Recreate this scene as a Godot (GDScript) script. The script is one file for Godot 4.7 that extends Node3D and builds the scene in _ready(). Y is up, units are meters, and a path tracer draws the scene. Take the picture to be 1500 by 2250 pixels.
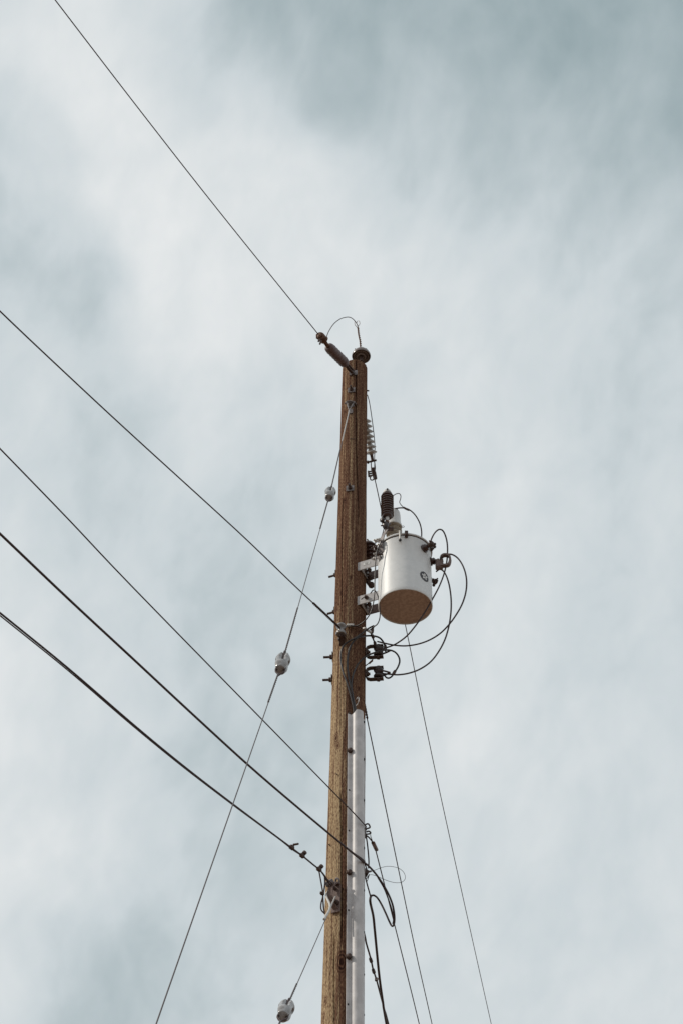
extends Node3D

# ------------------------------------------------------------------ camera model
const F := 3125.0
const PW := 1500.0
const PH := 2250.0
const PITCH := 45.0
const ROLL := 1.5
const CAM := Vector3(-0.075, 1.6, 7.2)
var CR: Vector3
var CU: Vector3
var CF: Vector3
const POLE_H := 10.416

var M := {}
var used := {}
var base := {}

# ================================================================== mesh builder
class MB:
	var v := PackedVector3Array()
	var n := PackedVector3Array()
	var uv := PackedVector2Array()
	var ix := PackedInt32Array()

	func vert(p: Vector3, q: Vector3, t := Vector2.ZERO) -> int:
		v.append(p); n.append(q); uv.append(t)
		return v.size() - 1

	func tri(a: int, b: int, c: int) -> void:
		var fn := (v[b] - v[a]).cross(v[c] - v[a])
		if fn.dot(n[a] + n[b] + n[c]) > 0.0:
			ix.append(a); ix.append(c); ix.append(b)
		else:
			ix.append(a); ix.append(b); ix.append(c)

	func quad(a: int, b: int, c: int, d: int) -> void:
		tri(a, b, c); tri(a, c, d)

	func face(pts: Array) -> void:      # flat polygon (convex)
		var q: Vector3 = ((pts[1] - pts[0]) as Vector3).cross(pts[2] - pts[0]).normalized()
		var s := v.size()
		for p in pts: vert(p, q)
		for i in range(1, pts.size() - 1): tri(s, s + i, s + i + 1)

	func face_out(pts: Array, out: Vector3) -> void:
		var q: Vector3 = ((pts[1] - pts[0]) as Vector3).cross(pts[2] - pts[0]).normalized()
		if q.dot(out) < 0: q = -q
		var s := v.size()
		for p in pts: vert(p, q)
		for i in range(1, pts.size() - 1): tri(s, s + i, s + i + 1)

	# round tube along points; radii is a float or an array
	func tube(pts: Array, radii, sides := 8, caps := true) -> void:
		var m := pts.size()
		if m < 2: return
		var t0: Vector3 = (pts[1] - pts[0]).normalized()
		var side: Vector3 = t0.cross(Vector3.UP if absf(t0.y) < 0.9 else Vector3.RIGHT).normalized()
		var s := v.size()
		for i in m:
			var t: Vector3
			if i == 0: t = t0
			elif i == m - 1: t = (pts[m - 1] - pts[m - 2]).normalized()
			else: t = (pts[i + 1] - pts[i - 1]).normalized()
			side = (side - t * side.dot(t)).normalized()
			var up := t.cross(side)
			var r: float = radii[i] if radii is Array else radii
			for k in sides + 1:
				var a := TAU * k / sides
				var q := side * cos(a) + up * sin(a)
				vert(pts[i] + q * r, q, Vector2(float(k) / sides, float(i) / m))
		for i in m - 1:
			for k in sides:
				var a := s + i * (sides + 1) + k
				quad(a, a + 1, a + sides + 2, a + sides + 1)
		if caps:
			for e in [0, m - 1]:
				var q: Vector3 = -t0 if e == 0 else (pts[m - 1] - pts[m - 2]).normalized()
				var c := vert(pts[e], q)
				var f := v.size()
				for k in sides + 1: vert(v[s + e * (sides + 1) + k], q)
				for k in sides: tri(c, f + k, f + k + 1)

	# lathe a profile of Vector2(radius, height) about axis y of xf
	func lathe(prof: Array, xf := Transform3D.IDENTITY, segs := 32) -> void:
		var m := prof.size()
		var nn := []
		for i in m - 1:
			var d: Vector2 = prof[i + 1] - prof[i]
			nn.append(Vector2(d.y, -d.x).normalized())
		for i in m - 1:
			var na: Vector2 = nn[i]
			var nb: Vector2 = nn[i]
			if i > 0 and nn[i - 1].dot(nn[i]) > 0.75: na = (nn[i - 1] + nn[i]).normalized()
			if i < m - 2 and nn[i + 1].dot(nn[i]) > 0.75: nb = (nn[i + 1] + nn[i]).normalized()
			var s := v.size()
			for k in segs + 1:
				var a := TAU * k / segs
				var e := Vector3(cos(a), 0, sin(a))
				vert(xf * (e * prof[i].x + Vector3(0, prof[i].y, 0)), (xf.basis * (e * na.x + Vector3(0, na.y, 0))).normalized(), Vector2(float(k) / segs, prof[i].y))
				vert(xf * (e * prof[i + 1].x + Vector3(0, prof[i + 1].y, 0)), (xf.basis * (e * nb.x + Vector3(0, nb.y, 0))).normalized(), Vector2(float(k) / segs, prof[i + 1].y))
			for k in segs:
				var a := s + k * 2
				if prof[i].x > 1e-6: tri(a, a + 1, a + 2)
				if prof[i + 1].x > 1e-6: tri(a + 1, a + 3, a + 2)

	# chamfered box centred on xf
	func box(xf: Transform3D, size: Vector3, ch := 0.002) -> void:
		var h := size * 0.5
		ch = minf(ch, minf(h.x, minf(h.y, h.z)) * 0.6)
		var o := xf.origin
		var pt := func(sx, sy, sz, ax):
			var p := Vector3(h.x * sx, h.y * sy, h.z * sz)
			if ax != 0: p.x -= ch * sx
			if ax != 1: p.y -= ch * sy
			if ax != 2: p.z -= ch * sz
			return xf * p
		for ax in 3:
			for s in [-1, 1]:
				var q := []
				for c in [[-1, -1], [1, -1], [1, 1], [-1, 1]]:
					var e := [0, 0, 0]
					e[ax] = s; e[(ax + 1) % 3] = c[0]; e[(ax + 2) % 3] = c[1]
					q.append(pt.call(e[0], e[1], e[2], ax))
				var out := Vector3.ZERO; out[ax] = s
				face_out(q, xf.basis * out)
		for ax in 3:
			var b := (ax + 1) % 3
			var c := (ax + 2) % 3
			for sb in [-1, 1]:
				for sc in [-1, 1]:
					var q := []
					for w in [[-1, b], [1, b], [1, c], [-1, c]]:
						var e := [0, 0, 0]
						e[ax] = w[0]; e[b] = sb; e[c] = sc
						q.append(pt.call(e[0], e[1], e[2], w[1]))
					var out := Vector3.ZERO; out[b] = sb; out[c] = sc
					face_out(q, xf.basis * out)
		for sx in [-1, 1]:
			for sy in [-1, 1]:
				for sz in [-1, 1]:
					face_out([pt.call(sx, sy, sz, 0), pt.call(sx, sy, sz, 1), pt.call(sx, sy, sz, 2)], xf.basis * Vector3(sx, sy, sz))

	# rectangular strap swept along points; wide is the direction of its width
	func strap(pts: Array, wide: Vector3, w: float, th: float) -> void:
		var m := pts.size()
		wide = wide.normalized()
		var rows := []
		for i in m:
			var t: Vector3 = (pts[mini(i + 1, m - 1)] - pts[maxi(i - 1, 0)]).normalized()
			var u := t.cross(wide).normalized()
			var k := 1.0
			if i > 0 and i < m - 1:
				var tt: Vector3 = (pts[i + 1] - pts[i]).normalized()
				k = 1.0 / maxf(0.5, absf(tt.dot(t)))
			rows.append([pts[i] + wide * w * 0.5 + u * th * 0.5 * k, pts[i] - wide * w * 0.5 + u * th * 0.5 * k, pts[i] - wide * w * 0.5 - u * th * 0.5 * k, pts[i] + wide * w * 0.5 - u * th * 0.5 * k])
		for i in m - 1:
			var mid: Vector3 = (rows[i][0] + rows[i][2] + rows[i + 1][0] + rows[i + 1][2]) * 0.25
			for k in 4:
				var q := [rows[i][k], rows[i][(k + 1) % 4], rows[i + 1][(k + 1) % 4], rows[i + 1][k]]
				face_out(q, (q[0] + q[1] + q[2] + q[3]) * 0.25 - mid)
		face_out(rows[0], pts[0] - pts[1]); face_out(rows[m - 1], pts[m - 1] - pts[m - 2])

	func mesh(off := Vector3.ZERO) -> ArrayMesh:
		var w := v
		if off != Vector3.ZERO:
			w = PackedVector3Array(); w.resize(v.size())
			for i in v.size(): w[i] = v[i] - off
		var a := []
		a.resize(Mesh.ARRAY_MAX)
		a[Mesh.ARRAY_VERTEX] = w; a[Mesh.ARRAY_NORMAL] = n; a[Mesh.ARRAY_TEX_UV] = uv; a[Mesh.ARRAY_INDEX] = ix
		var am := ArrayMesh.new()
		am.add_surface_from_arrays(Mesh.PRIMITIVE_TRIANGLES, a)
		return am

# ================================================================== helpers
func ray(x: float, y: float) -> Vector3:
	return CF + CR * ((x - PW * 0.5) / F) + CU * ((PH * 0.5 - y) / F)

func at_z(x: float, y: float, z: float) -> Vector3:
	var d := ray(x, y)
	return CAM + d * ((z - CAM.z) / d.z)

func on_plane(x: float, y: float, p0: Vector3, dir: Vector3) -> Vector3:
	var nn := Vector3(dir.z, 0, -dir.x)
	var d := ray(x, y)
	return CAM + d * ((p0 - CAM).dot(nn) / d.dot(nn))

func pole_r(y: float) -> float:
	return 0.0972 + (10.4 - y) * 0.0026

func on_pole(x: float, y: float, off := 0.0) -> Vector3:      # point on the near face of the pole
	var d := ray(x, y)
	var t := (0.1 - CAM.z) / d.z
	for i in 6:
		var r := pole_r((CAM + d * t).y) + off
		var a := d.x * d.x + d.z * d.z
		var b := CAM.x * d.x + CAM.z * d.z
		var c := CAM.x * CAM.x + CAM.z * CAM.z - r * r
		var disc := b * b - a * c
		t = (-b - sqrt(maxf(disc, 0.0))) / a
	return CAM + d * t

func side_of_pole(deg: float, y: float, off := 0.0) -> Vector3:   # deg from +x towards the camera (+z)
	var r := pole_r(y) + off
	return Vector3(cos(deg_to_rad(deg)) * r, y, sin(deg_to_rad(deg)) * r)

func radial(p: Vector3) -> Vector3:
	return Vector3(p.x, 0, p.z).normalized()

func frame(o: Vector3, yax: Vector3, hint := Vector3.UP) -> Transform3D:   # y axis along yax
	var y := yax.normalized()
	var h := hint if absf(hint.normalized().dot(y)) < 0.98 else Vector3.RIGHT
	var z := h.cross(y).normalized()      # x = y cross z
	var x := y.cross(z).normalized()
	return Transform3D(Basis(x, y, z), o)

func smooth(pts: Array, per := 6) -> Array:
	var r := []
	var m := pts.size()
	for i in m - 1:
		var a: Vector3 = pts[maxi(i - 1, 0)]
		var b: Vector3 = pts[i]
		var c: Vector3 = pts[i + 1]
		var d: Vector3 = pts[mini(i + 2, m - 1)]
		for k in per:
			r.append(b.cubic_interpolate(c, a, d, float(k) / per))
	r.append(pts[m - 1])
	return r

func path(list: Array, per := 6) -> Array:       # [px, py, z] triples to a smooth world path
	var p := []
	for q in list: p.append(at_z(q[0], q[1], q[2]))
	return smooth(p, per)

func twist(pts: Array, r: float, pitch: float, phase := 0.0, per := 8.0) -> Array:   # helix about a path
	var out := []
	var l := 0.0
	var side := Vector3.ZERO
	for i in pts.size() - 1:
		var a: Vector3 = pts[i]
		var b: Vector3 = pts[i + 1]
		var t := (b - a).normalized()
		if side == Vector3.ZERO: side = t.cross(Vector3.UP if absf(t.y) < 0.9 else Vector3.RIGHT).normalized()
		side = (side - t * side.dot(t)).normalized()
		var up := t.cross(side)
		var seg := a.distance_to(b)
		var cnt := maxi(1, int(ceil(seg / pitch * per)))
		for k in cnt:
			var f := float(k) / cnt
			var ang := TAU * (l + seg * f) / pitch + phase
			out.append(a.lerp(b, f) + (side * cos(ang) + up * sin(ang)) * r)
		l += seg
	return out

func numbered(s: String) -> String:
	if not used.has(s):
		used[s] = 0
		return s
	used[s] += 1
	return "%s_%03d" % [s, used[s]]

func tag(o: Node, label := "", category := "", group := "", kind := "") -> void:
	if label: o.set_meta("label", label)
	if category: o.set_meta("category", category)
	if group: o.set_meta("group", group)
	if kind: o.set_meta("kind", kind)

func thing(called: String, label: String, category: String, at: Vector3, group := "") -> Node3D:
	var o := Node3D.new()
	o.name = numbered(called)
	add_child(o)
	o.position = at
	tag(o, label, category, group)
	base[o] = at
	return o

func part(mb: MB, called: String, mat: Material, parent: Node3D, label := "") -> MeshInstance3D:
	var o := MeshInstance3D.new()
	o.name = called
	o.mesh = mb.mesh(base[parent])
	o.material_override = mat
	parent.add_child(o, true)
	base[o] = base[parent]
	if label: o.set_meta("label", label)
	return o

func single(mb: MB, called: String, mat: Material, label: String, category: String, at: Vector3, group := "") -> MeshInstance3D:
	var o := MeshInstance3D.new()
	o.name = numbered(called)
	o.mesh = mb.mesh(at)
	o.material_override = mat
	add_child(o)
	o.position = at
	tag(o, label, category, group)
	base[o] = at
	return o

func wire(called: String, pts: Array, r, mat: Material, label: String, category := "wire", group := "", sides := 8) -> MeshInstance3D:
	var mb := MB.new()
	mb.tube(pts, r, sides)
	return single(mb, called, mat, label, category, pts[0], group)

func nut(mb: MB, o: Vector3, ax: Vector3, r: float, h: float) -> void:
	var xf := frame(o, ax)
	var prof := [Vector2(0, 0), Vector2(r, 0), Vector2(r, h * 0.8), Vector2(r * 0.85, h), Vector2(0, h)]
	mb.lathe(prof, xf, 6)

func rod(mb: MB, a: Vector3, b: Vector3, r: float, sides := 12) -> void:
	mb.tube([a, b], r, sides)

# ================================================================== materials
func lin(r: float, g: float, b: float) -> Color:
	return Color(r, g, b).linear_to_srgb()

func plain(c: Color, rough: float, metal := 0.0, spec := 0.5) -> StandardMaterial3D:
	var m := StandardMaterial3D.new()
	m.albedo_color = c; m.roughness = rough; m.metallic = metal; m.metallic_specular = spec
	return m

func mottled(a: Color, b: Color, rough: float, scale: float, metal := 0.0, sd := 1, bump := 0.0) -> StandardMaterial3D:
	var m := plain(Color.WHITE, rough, metal)
	var nz := FastNoiseLite.new()
	nz.seed = sd; nz.frequency = 0.02; nz.fractal_octaves = 5; nz.noise_type = FastNoiseLite.TYPE_SIMPLEX_SMOOTH
	var img := Image.create(256, 256, false, Image.FORMAT_RGB8)
	var src := nz.get_seamless_image(256, 256)
	for y in 256:
		for x in 256:
			var t := smoothstep(0.25, 0.75, src.get_pixel(x, y).r)
			img.set_pixel(x, y, a.lerp(b, t))
	img.generate_mipmaps()
	m.albedo_texture = ImageTexture.create_from_image(img)
	m.uv1_triplanar = true
	m.uv1_scale = Vector3.ONE * scale
	if bump > 0.0:
		m.heightmap_enabled = true
		m.heightmap_texture = ImageTexture.create_from_image(src)
		m.heightmap_scale = bump
	return m

# ================================================================== sky
var n_sky := FastNoiseLite.new()
var n_warp := FastNoiseLite.new()
var blobs := []
var row_blobs := []
const BLOBS := [
	# px, py, radius px, strength: cloud brighter (+) or thinner (-) than the mean
	[120, 130, 180, 0.30], [330, 190, 120, 0.22], [20, 30, 150, 0.05], [560, 150, 70, 0.06],
	[370, 60, 80, -0.16], [465, 215, 45, -0.20], [540, 40, 80, -0.40], [590, 95, 60, -0.30], [440, 120, 60, -0.08],
	[720, 60, 170, -0.28], [900, 80, 200, -0.42], [1100, 60, 200, -0.42], [1300, 80, 200, -0.38], [1470, 60, 180, -0.50],
	[980, 190, 130, -0.36], [1030, 300, 90, -0.36], [860, 300, 60, -0.30], [910, 215, 70, 0.16], [1240, 250, 160, -0.22], [1450, 270, 160, -0.30], [1180, 330, 100, -0.10],
	[640, 290, 110, 0.32], [560, 330, 80, 0.12], [720, 330, 70, 0.15],
	[130, 285, 75, -0.20], [30, 310, 70, -0.16], [40, 480, 80, -0.15], [200, 600, 70, -0.17], [170, 690, 80, -0.18], [250, 450, 110, 0.15],
	[850, 400, 60, -0.12], [980, 430, 120, 0.24], [930, 530, 140, 0.16], [590, 520, 140, 0.30], [400, 600, 120, 0.26], [440, 720, 90, 0.28], [760, 620, 140, 0.16], [1080, 680, 140, 0.12],
	[1300, 430, 150, -0.10], [1250, 560, 140, 0.04], [1460, 500, 150, -0.14], [1470, 660, 120, -0.16], [1350, 850, 160, -0.04],
	[430, 880, 110, 0.20], [560, 870, 80, -0.06], [150, 900, 130, -0.10], [330, 1010, 110, -0.08], [650, 960, 90, 0.06], [40, 800, 100, 0.06],
	[1050, 850, 160, 0.12], [1250, 1020, 160, 0.02], [1450, 900, 150, -0.12],
	[90, 1080, 120, 0.10], [330, 1160, 130, -0.06], [560, 1130, 120, -0.02], [1130, 1100, 160, 0.10], [1400, 1250, 170, -0.10],
	[480, 1350, 130, -0.16], [250, 1430, 110, -0.10], [60, 1330, 110, 0.10], [650, 1330, 90, -0.08], [1240, 1330, 80, 0.14],
	[60, 1560, 130, 0.22], [240, 1570, 100, -0.06], [460, 1600, 110, -0.17], [620, 1700, 100, -0.15], [190, 1690, 100, -0.13], [320, 1830, 110, 0.06], [60, 1850, 110, 0.22],
	[1050, 1600, 180, 0.09], [1320, 1560, 180, 0.07], [1250, 1850, 200, 0.06], [1450, 1950, 160, 0.08], [950, 1450, 100, -0.04],
	[150, 1940, 100, 0.10], [330, 2030, 130, -0.18], [550, 1960, 120, -0.14], [180, 2130, 120, -0.22], [300, 2220, 110, -0.26], [30, 2130, 90, 0.16], [520, 2200, 120, -0.06],
	[1080, 2100, 180, 0.06], [1400, 2200, 180, 0.02], [930, 2200, 120, -0.04],
]

func warp(d: Vector3) -> Vector3:
	var p := d * 100.0
	return Vector3(n_warp.get_noise_3dv(p), n_warp.get_noise_3dv(p + Vector3(50, 0, 0)), n_warp.get_noise_3dv(p + Vector3(0, 70, 0)))

func cover(d: Vector3, w: Vector3) -> float:        # how thick the cloud is where the photograph shows it
	var e := (d + w * 0.036).normalized()
	var sw := 0.12
	var sv := 0.12 * 0.60
	for b in row_blobs:
		var g: float = (1.0 - e.dot(b[0])) * b[1]
		if g < 7.0:
			g = exp(-g)
			sw += g
			sv += g * (0.60 + (1.4 if b[2] > 0.0 else 1.25) * b[2])
	return lerpf(sv / sw, 0.60, smoothstep(0.44, 0.66, d.angle_to(CF)))

const WIND := Vector3(0.26, 0.62, 0.7403)       # the cloud's streaks run this way

func wisps(d: Vector3, w: Vector3) -> float:
	var q := d * 100.0 + w * 2.0
	q -= WIND * q.dot(WIND) * 0.36
	return 0.16 * n_sky.get_noise_3dv(q) + 0.17 * n_sky.get_noise_3dv(q * 2.6 + Vector3(9, 3, 1)) + 0.07 * n_sky.get_noise_3dv(q * 8.0)

func sky_color(t: float) -> Color:
	t = clampf(t, 0.0, 1.0)
	var dark := Color8(151, 168, 173)
	var mid := Color8(203, 212, 216)
	var light := Color8(230, 233, 234)
	return dark.lerp(mid, t / 0.55) if t < 0.55 else mid.lerp(light, (t - 0.55) / 0.45)

func make_sky() -> ImageTexture:
	n_sky.seed = 11; n_sky.frequency = 0.055; n_sky.fractal_octaves = 6; n_sky.fractal_gain = 0.52
	n_warp.seed = 5; n_warp.frequency = 0.06; n_warp.fractal_octaves = 3
	for b in BLOBS:
		var s: float = b[2] * 0.9 / F
		blobs.append([ray(b[0], b[1]).normalized(), 1.0 / (s * s), b[3]])
	var w0 := 768
	var img := Image.create(w0, w0 / 2, false, Image.FORMAT_RGB8)
	for y in w0 / 2:
		var el := PI * 0.5 - PI * (y + 0.5) / (w0 / 2)
		if el < -0.05:
			continue
		var ce := cos(el)
		row_blobs.clear()
		for b in blobs:
			if absf(asin(b[0].y) - el) < 2.7 * sqrt(2.0 / b[1]) + 0.04: row_blobs.append(b)
		for x in w0:
			var az := TAU * ((x + 0.5) / w0 - 0.5)
			var d := Vector3(sin(az) * ce, sin(el), -cos(az) * ce)
			var w := warp(d)
			img.set_pixel(x, y, sky_color((cover(d, w) if d.angle_to(CF) < 0.66 else 0.60) + wisps(d, w)))
	img.fill_rect(Rect2i(0, int(w0 / 2 * 0.516), w0, w0 / 2), Color8(120, 118, 112))
	img.resize(4096, 2048, Image.INTERPOLATE_CUBIC)
	# the part of the sky that the photograph shows, at a finer step
	var k := 1024.0
	var x0 := int(k * (0.5 - 36.0 / 360.0))
	var x1 := int(k * (0.5 + 36.0 / 360.0))
	var y0 := int(512 * (0.5 - 69.0 / 180.0))
	var y1 := int(512 * (0.5 - 19.0 / 180.0))
	var sub := Image.create(x1 - x0, y1 - y0, false, Image.FORMAT_RF)
	for y in range(y0, y1):
		var el := PI * 0.5 - PI * (y + 0.5) / 512.0
		var ce := cos(el)
		row_blobs.clear()
		for b in blobs:
			if absf(asin(b[0].y) - el) < 2.7 * sqrt(2.0 / b[1]) + 0.04: row_blobs.append(b)
		for x in range(x0, x1):
			var az := TAU * ((x + 0.5) / k - 0.5)
			var d := Vector3(sin(az) * ce, sin(el), -cos(az) * ce)
			sub.set_pixel(x - x0, y - y0, Color(cover(d, warp(d)), 0, 0))
	sub.resize((x1 - x0) * 4, (y1 - y0) * 4, Image.INTERPOLATE_CUBIC)
	for y in sub.get_height():
		var el := PI * 0.5 - PI * (y + y0 * 4 + 0.5) / 2048.0
		var ce := cos(el)
		for x in sub.get_width():
			var az := TAU * ((x + x0 * 4 + 0.5) / 4096.0 - 0.5)
			var d := Vector3(sin(az) * ce, sin(el), -cos(az) * ce)
			img.set_pixel(x + x0 * 4, y + y0 * 4, sky_color(sub.get_pixel(x, y).r + wisps(d, warp(d))))
	return ImageTexture.create_from_image(img)

# ================================================================== wood
const KNOTS := [
	# px, py, half width m, half height m
	[750, 2113, 0.026, 0.055], [738, 1622, 0.018, 0.035], [742, 1638, 0.015, 0.03], [731, 1508, 0.014, 0.03],
	[771, 1268, 0.010, 0.022], [712, 2070, 0.010, 0.022], [711, 2236, 0.011, 0.028], [757, 905, 0.012, 0.03], [715, 2200, 0.014, 0.03], [757, 1100, 0.014, 0.03],
]
# checks: list of [px, py] down the near face, half width m, depth m
const CHECKS := [
	[[[782, 792], [782, 860], [782, 940], [783, 1000], [785, 1060], [787, 1110], [787, 1160]], 0.0035, 0.020],
	[[[755, 1085], [752, 1140], [752, 1250], [751, 1330], [751, 1385]], 0.0030, 0.014],
	[[[767, 1160], [766, 1200], [768, 1268], [770, 1300]], 0.0020, 0.006],
	[[[752, 1400], [749, 1520], [748, 1620]], 0.0018, 0.005],
	[[[748, 1730], [749, 1800], [750, 1900], [750, 2000], [750, 2085]], 0.0045, 0.020],
	[[[734, 2040], [733, 2110], [733, 2180], [734, 2300], [734, 2450]], 0.0038, 0.016],
	[[[771, 930], [770, 1000], [767, 1050]], 0.0018, 0.005],
	[[[728, 1720], [727, 1800], [728, 1850]], 0.0018, 0.005],
	[[[724, 1950], [722, 2010]], 0.0018, 0.005],
	[[[757, 1280], [757, 1400], [752, 1500]], 0.0016, 0.004],
]
var knots := []
var row_knots := []
var checks := []
var n_w1 := FastNoiseLite.new()
var n_w2 := FastNoiseLite.new()
var n_w3 := FastNoiseLite.new()

func arc_of(p: Vector3) -> float:       # metres round the pole, 0 towards the camera
	return atan2(p.x, p.z) * 0.105

func wood_prepare() -> void:
	for k in KNOTS:
		var p := on_pole(k[0], k[1])
		knots.append([arc_of(p), p.y, k[2], k[3]])
	var rg := RandomNumberGenerator.new(); rg.seed = 77
	for i in 26:
		knots.append([rg.randf_range(-0.33, 0.33), rg.randf_range(0.3, 10.2), rg.randf_range(0.006, 0.013), rg.randf_range(0.014, 0.03)])
	for c in CHECKS:
		var l := []
		for q in c[0]:
			var p := on_pole(q[0], q[1])
			l.append(Vector2(arc_of(p), p.y))
		checks.append([l, c[1], c[2]])
	for i in 12:       # more checks on the sides that the camera does not face
		var x := rg.randf_range(0.12, 0.54)
		var y := rg.randf_range(1.0, 9.0)
		var h := rg.randf_range(0.6, 2.0)
		if x > 0.33: x -= 0.66
		checks.append([[Vector2(x, y + h), Vector2(x + rg.randf_range(-0.01, 0.01), y)], 0.0025, 0.009])
	n_w1.seed = 3; n_w1.frequency = 1.0; n_w1.fractal_octaves = 3
	n_w2.seed = 4; n_w2.frequency = 1.0; n_w2.fractal_octaves = 2
	n_w3.seed = 9; n_w3.frequency = 1.0; n_w3.fractal_octaves = 3

func checks_at(y: float) -> Array:        # [centre, half width, depth] of the checks that cross a height
	var out := []
	for c in checks:
		var l: Array = c[0]
		if y > l[0].y or y < l[l.size() - 1].y: continue
		for i in l.size() - 1:
			var a: Vector2 = l[i]
			var b: Vector2 = l[i + 1]
			if y <= a.y and y >= b.y:
				var xc := lerpf(a.x, b.x, (a.y - y) / (a.y - b.y)) + 0.0016 * n_w3.get_noise_2d(y * 6.0, 7.0)
				var ends := smoothstep(0.0, 0.12, minf(l[0].y - y + (0.2 if l[0].y > 10.3 else 0.0), y - l[l.size() - 1].y))
				out.append([xc, c[1], c[2] * ends])
	return out

func wood_sample(x: float, y: float) -> Vector3:      # (tone, height, knot)
	var g := x
	var kn := 0.0
	var ring := 0.0
	for k in row_knots:
		var dx: float = x - k[0]
		var dy: float = y - k[1]
		if absf(dy) > k[3] * 4.0 or absf(dx) > k[2] * 5.0: continue
		var e := exp(-(dx * dx) / (k[2] * k[2] * 3.0) - dy * dy / (k[3] * k[3] * 2.2))
		g -= signf(dx) * k[2] * 1.0 * e * (1.0 - exp(-absf(dx) / (k[2] * 0.4)))
		var rr := sqrt(dx * dx / (k[2] * k[2]) + dy * dy / (k[3] * k[3]))
		if rr < 1.5:
			var f := 1.0 - smoothstep(0.7, 1.5, rr)
			if f > kn:
				kn = f
				ring = sin(rr * 15.0 + 1.5 * n_w3.get_noise_2d(x * 60.0, y * 30.0)) * 0.5 - (0.9 if rr < 0.28 else 0.0)
	var wav := 0.004 * n_w3.get_noise_2d(x * 14.0, y * 2.2)
	g += wav
	var s1 := n_w1.get_noise_2d(g * 62.0, y * 0.9)
	var s2 := n_w1.get_noise_2d(g * 170.0 + 40.0, y * 2.2)
	var s3 := n_w2.get_noise_2d(g * 430.0, y * 26.0)
	var s4 := n_w2.get_noise_2d(x * 150.0 + 11.0, y * 48.0)
	var tone := 0.50 + 0.10 * s1 + 0.22 * s2 + 0.26 * s3 + 0.22 * s4
	if s3 + s4 * 0.8 < -0.45: tone -= 0.16
	tone = lerpf(tone, 0.30 + 0.50 * ring + 0.18 * s3, kn * 0.95)
	return Vector3(tone, 0.5 + 0.30 * s2 + 0.28 * s3 + 0.12 * s1 + 0.1 * ring * kn, kn)

func wood_v(y: float) -> float:       # texture row for a height: most rows go to the upper pole
	return (POLE_H - y) / 6.1 * 0.88 if y > POLE_H - 6.1 else 0.88 + 0.12 * (POLE_H - 6.1 - maxf(y, 0.0)) / (POLE_H - 6.1)

func wood_y(v: float) -> float:
	return POLE_H - v / 0.88 * 6.1 if v < 0.88 else (POLE_H - 6.1) * (1.0 - (v - 0.88) / 0.12)

func make_wood() -> StandardMaterial3D:
	var w := 512
	var h := 1500
	var img := Image.create(w, h, false, Image.FORMAT_RGB8)
	var hm := Image.create(w, h, false, Image.FORMAT_L8)
	var dark := Color(0.035, 0.016, 0.013)
	var mid := Color(0.146, 0.076, 0.050)
	var pale := Color(0.51, 0.385, 0.235)
	for j in h:
		var y := wood_y((j + 0.5) / h)
		row_knots.clear()
		for k in knots:
			if absf(k[1] - y) < k[3] * 4.0: row_knots.append(k)
		for i in w:
			var x := ((i + 0.5) / w - 0.5) * TAU * 0.105
			var s := wood_sample(x, y)
			# bleached sapwood: long streaky patches; below the clevises it covers the strip left of the two big checks
			var bleach := n_w3.get_noise_2d(x * 26.0 + 91.0, y * 0.55) + 0.35 * n_w1.get_noise_2d(x * 120.0, y * 1.3 + 20.0) - 0.42
			if y < 7.5 + 0.9 * n_w1.get_noise_1d(x * 60.0) and x < -0.022 + 0.012 * n_w3.get_noise_2d(7.0, y * 2.0) and x > -0.16: bleach += 0.95
			elif y > 7.5 and x < 0.018 and x > -0.12: bleach += 0.30
			var t: float = s.x + (0.34 if y < 7.5 else 0.24) * smoothstep(-0.35, 0.40, bleach) - 0.04
			var c := dark.lerp(mid, smoothstep(0.08, 0.5, t)) if t < 0.5 else mid.lerp(pale, smoothstep(0.5, 1.0, t))
			img.set_pixel(i, j, c.linear_to_srgb())
			hm.set_pixel(i, j, Color(s.y, s.y, s.y))
	var m := plain(Color.WHITE, 1.0, 0.0, 0.1)
	m.albedo_texture = ImageTexture.create_from_image(img)
	m.heightmap_enabled = true
	m.heightmap_texture = ImageTexture.create_from_image(hm)
	m.heightmap_scale = 0.16
	return m

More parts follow.
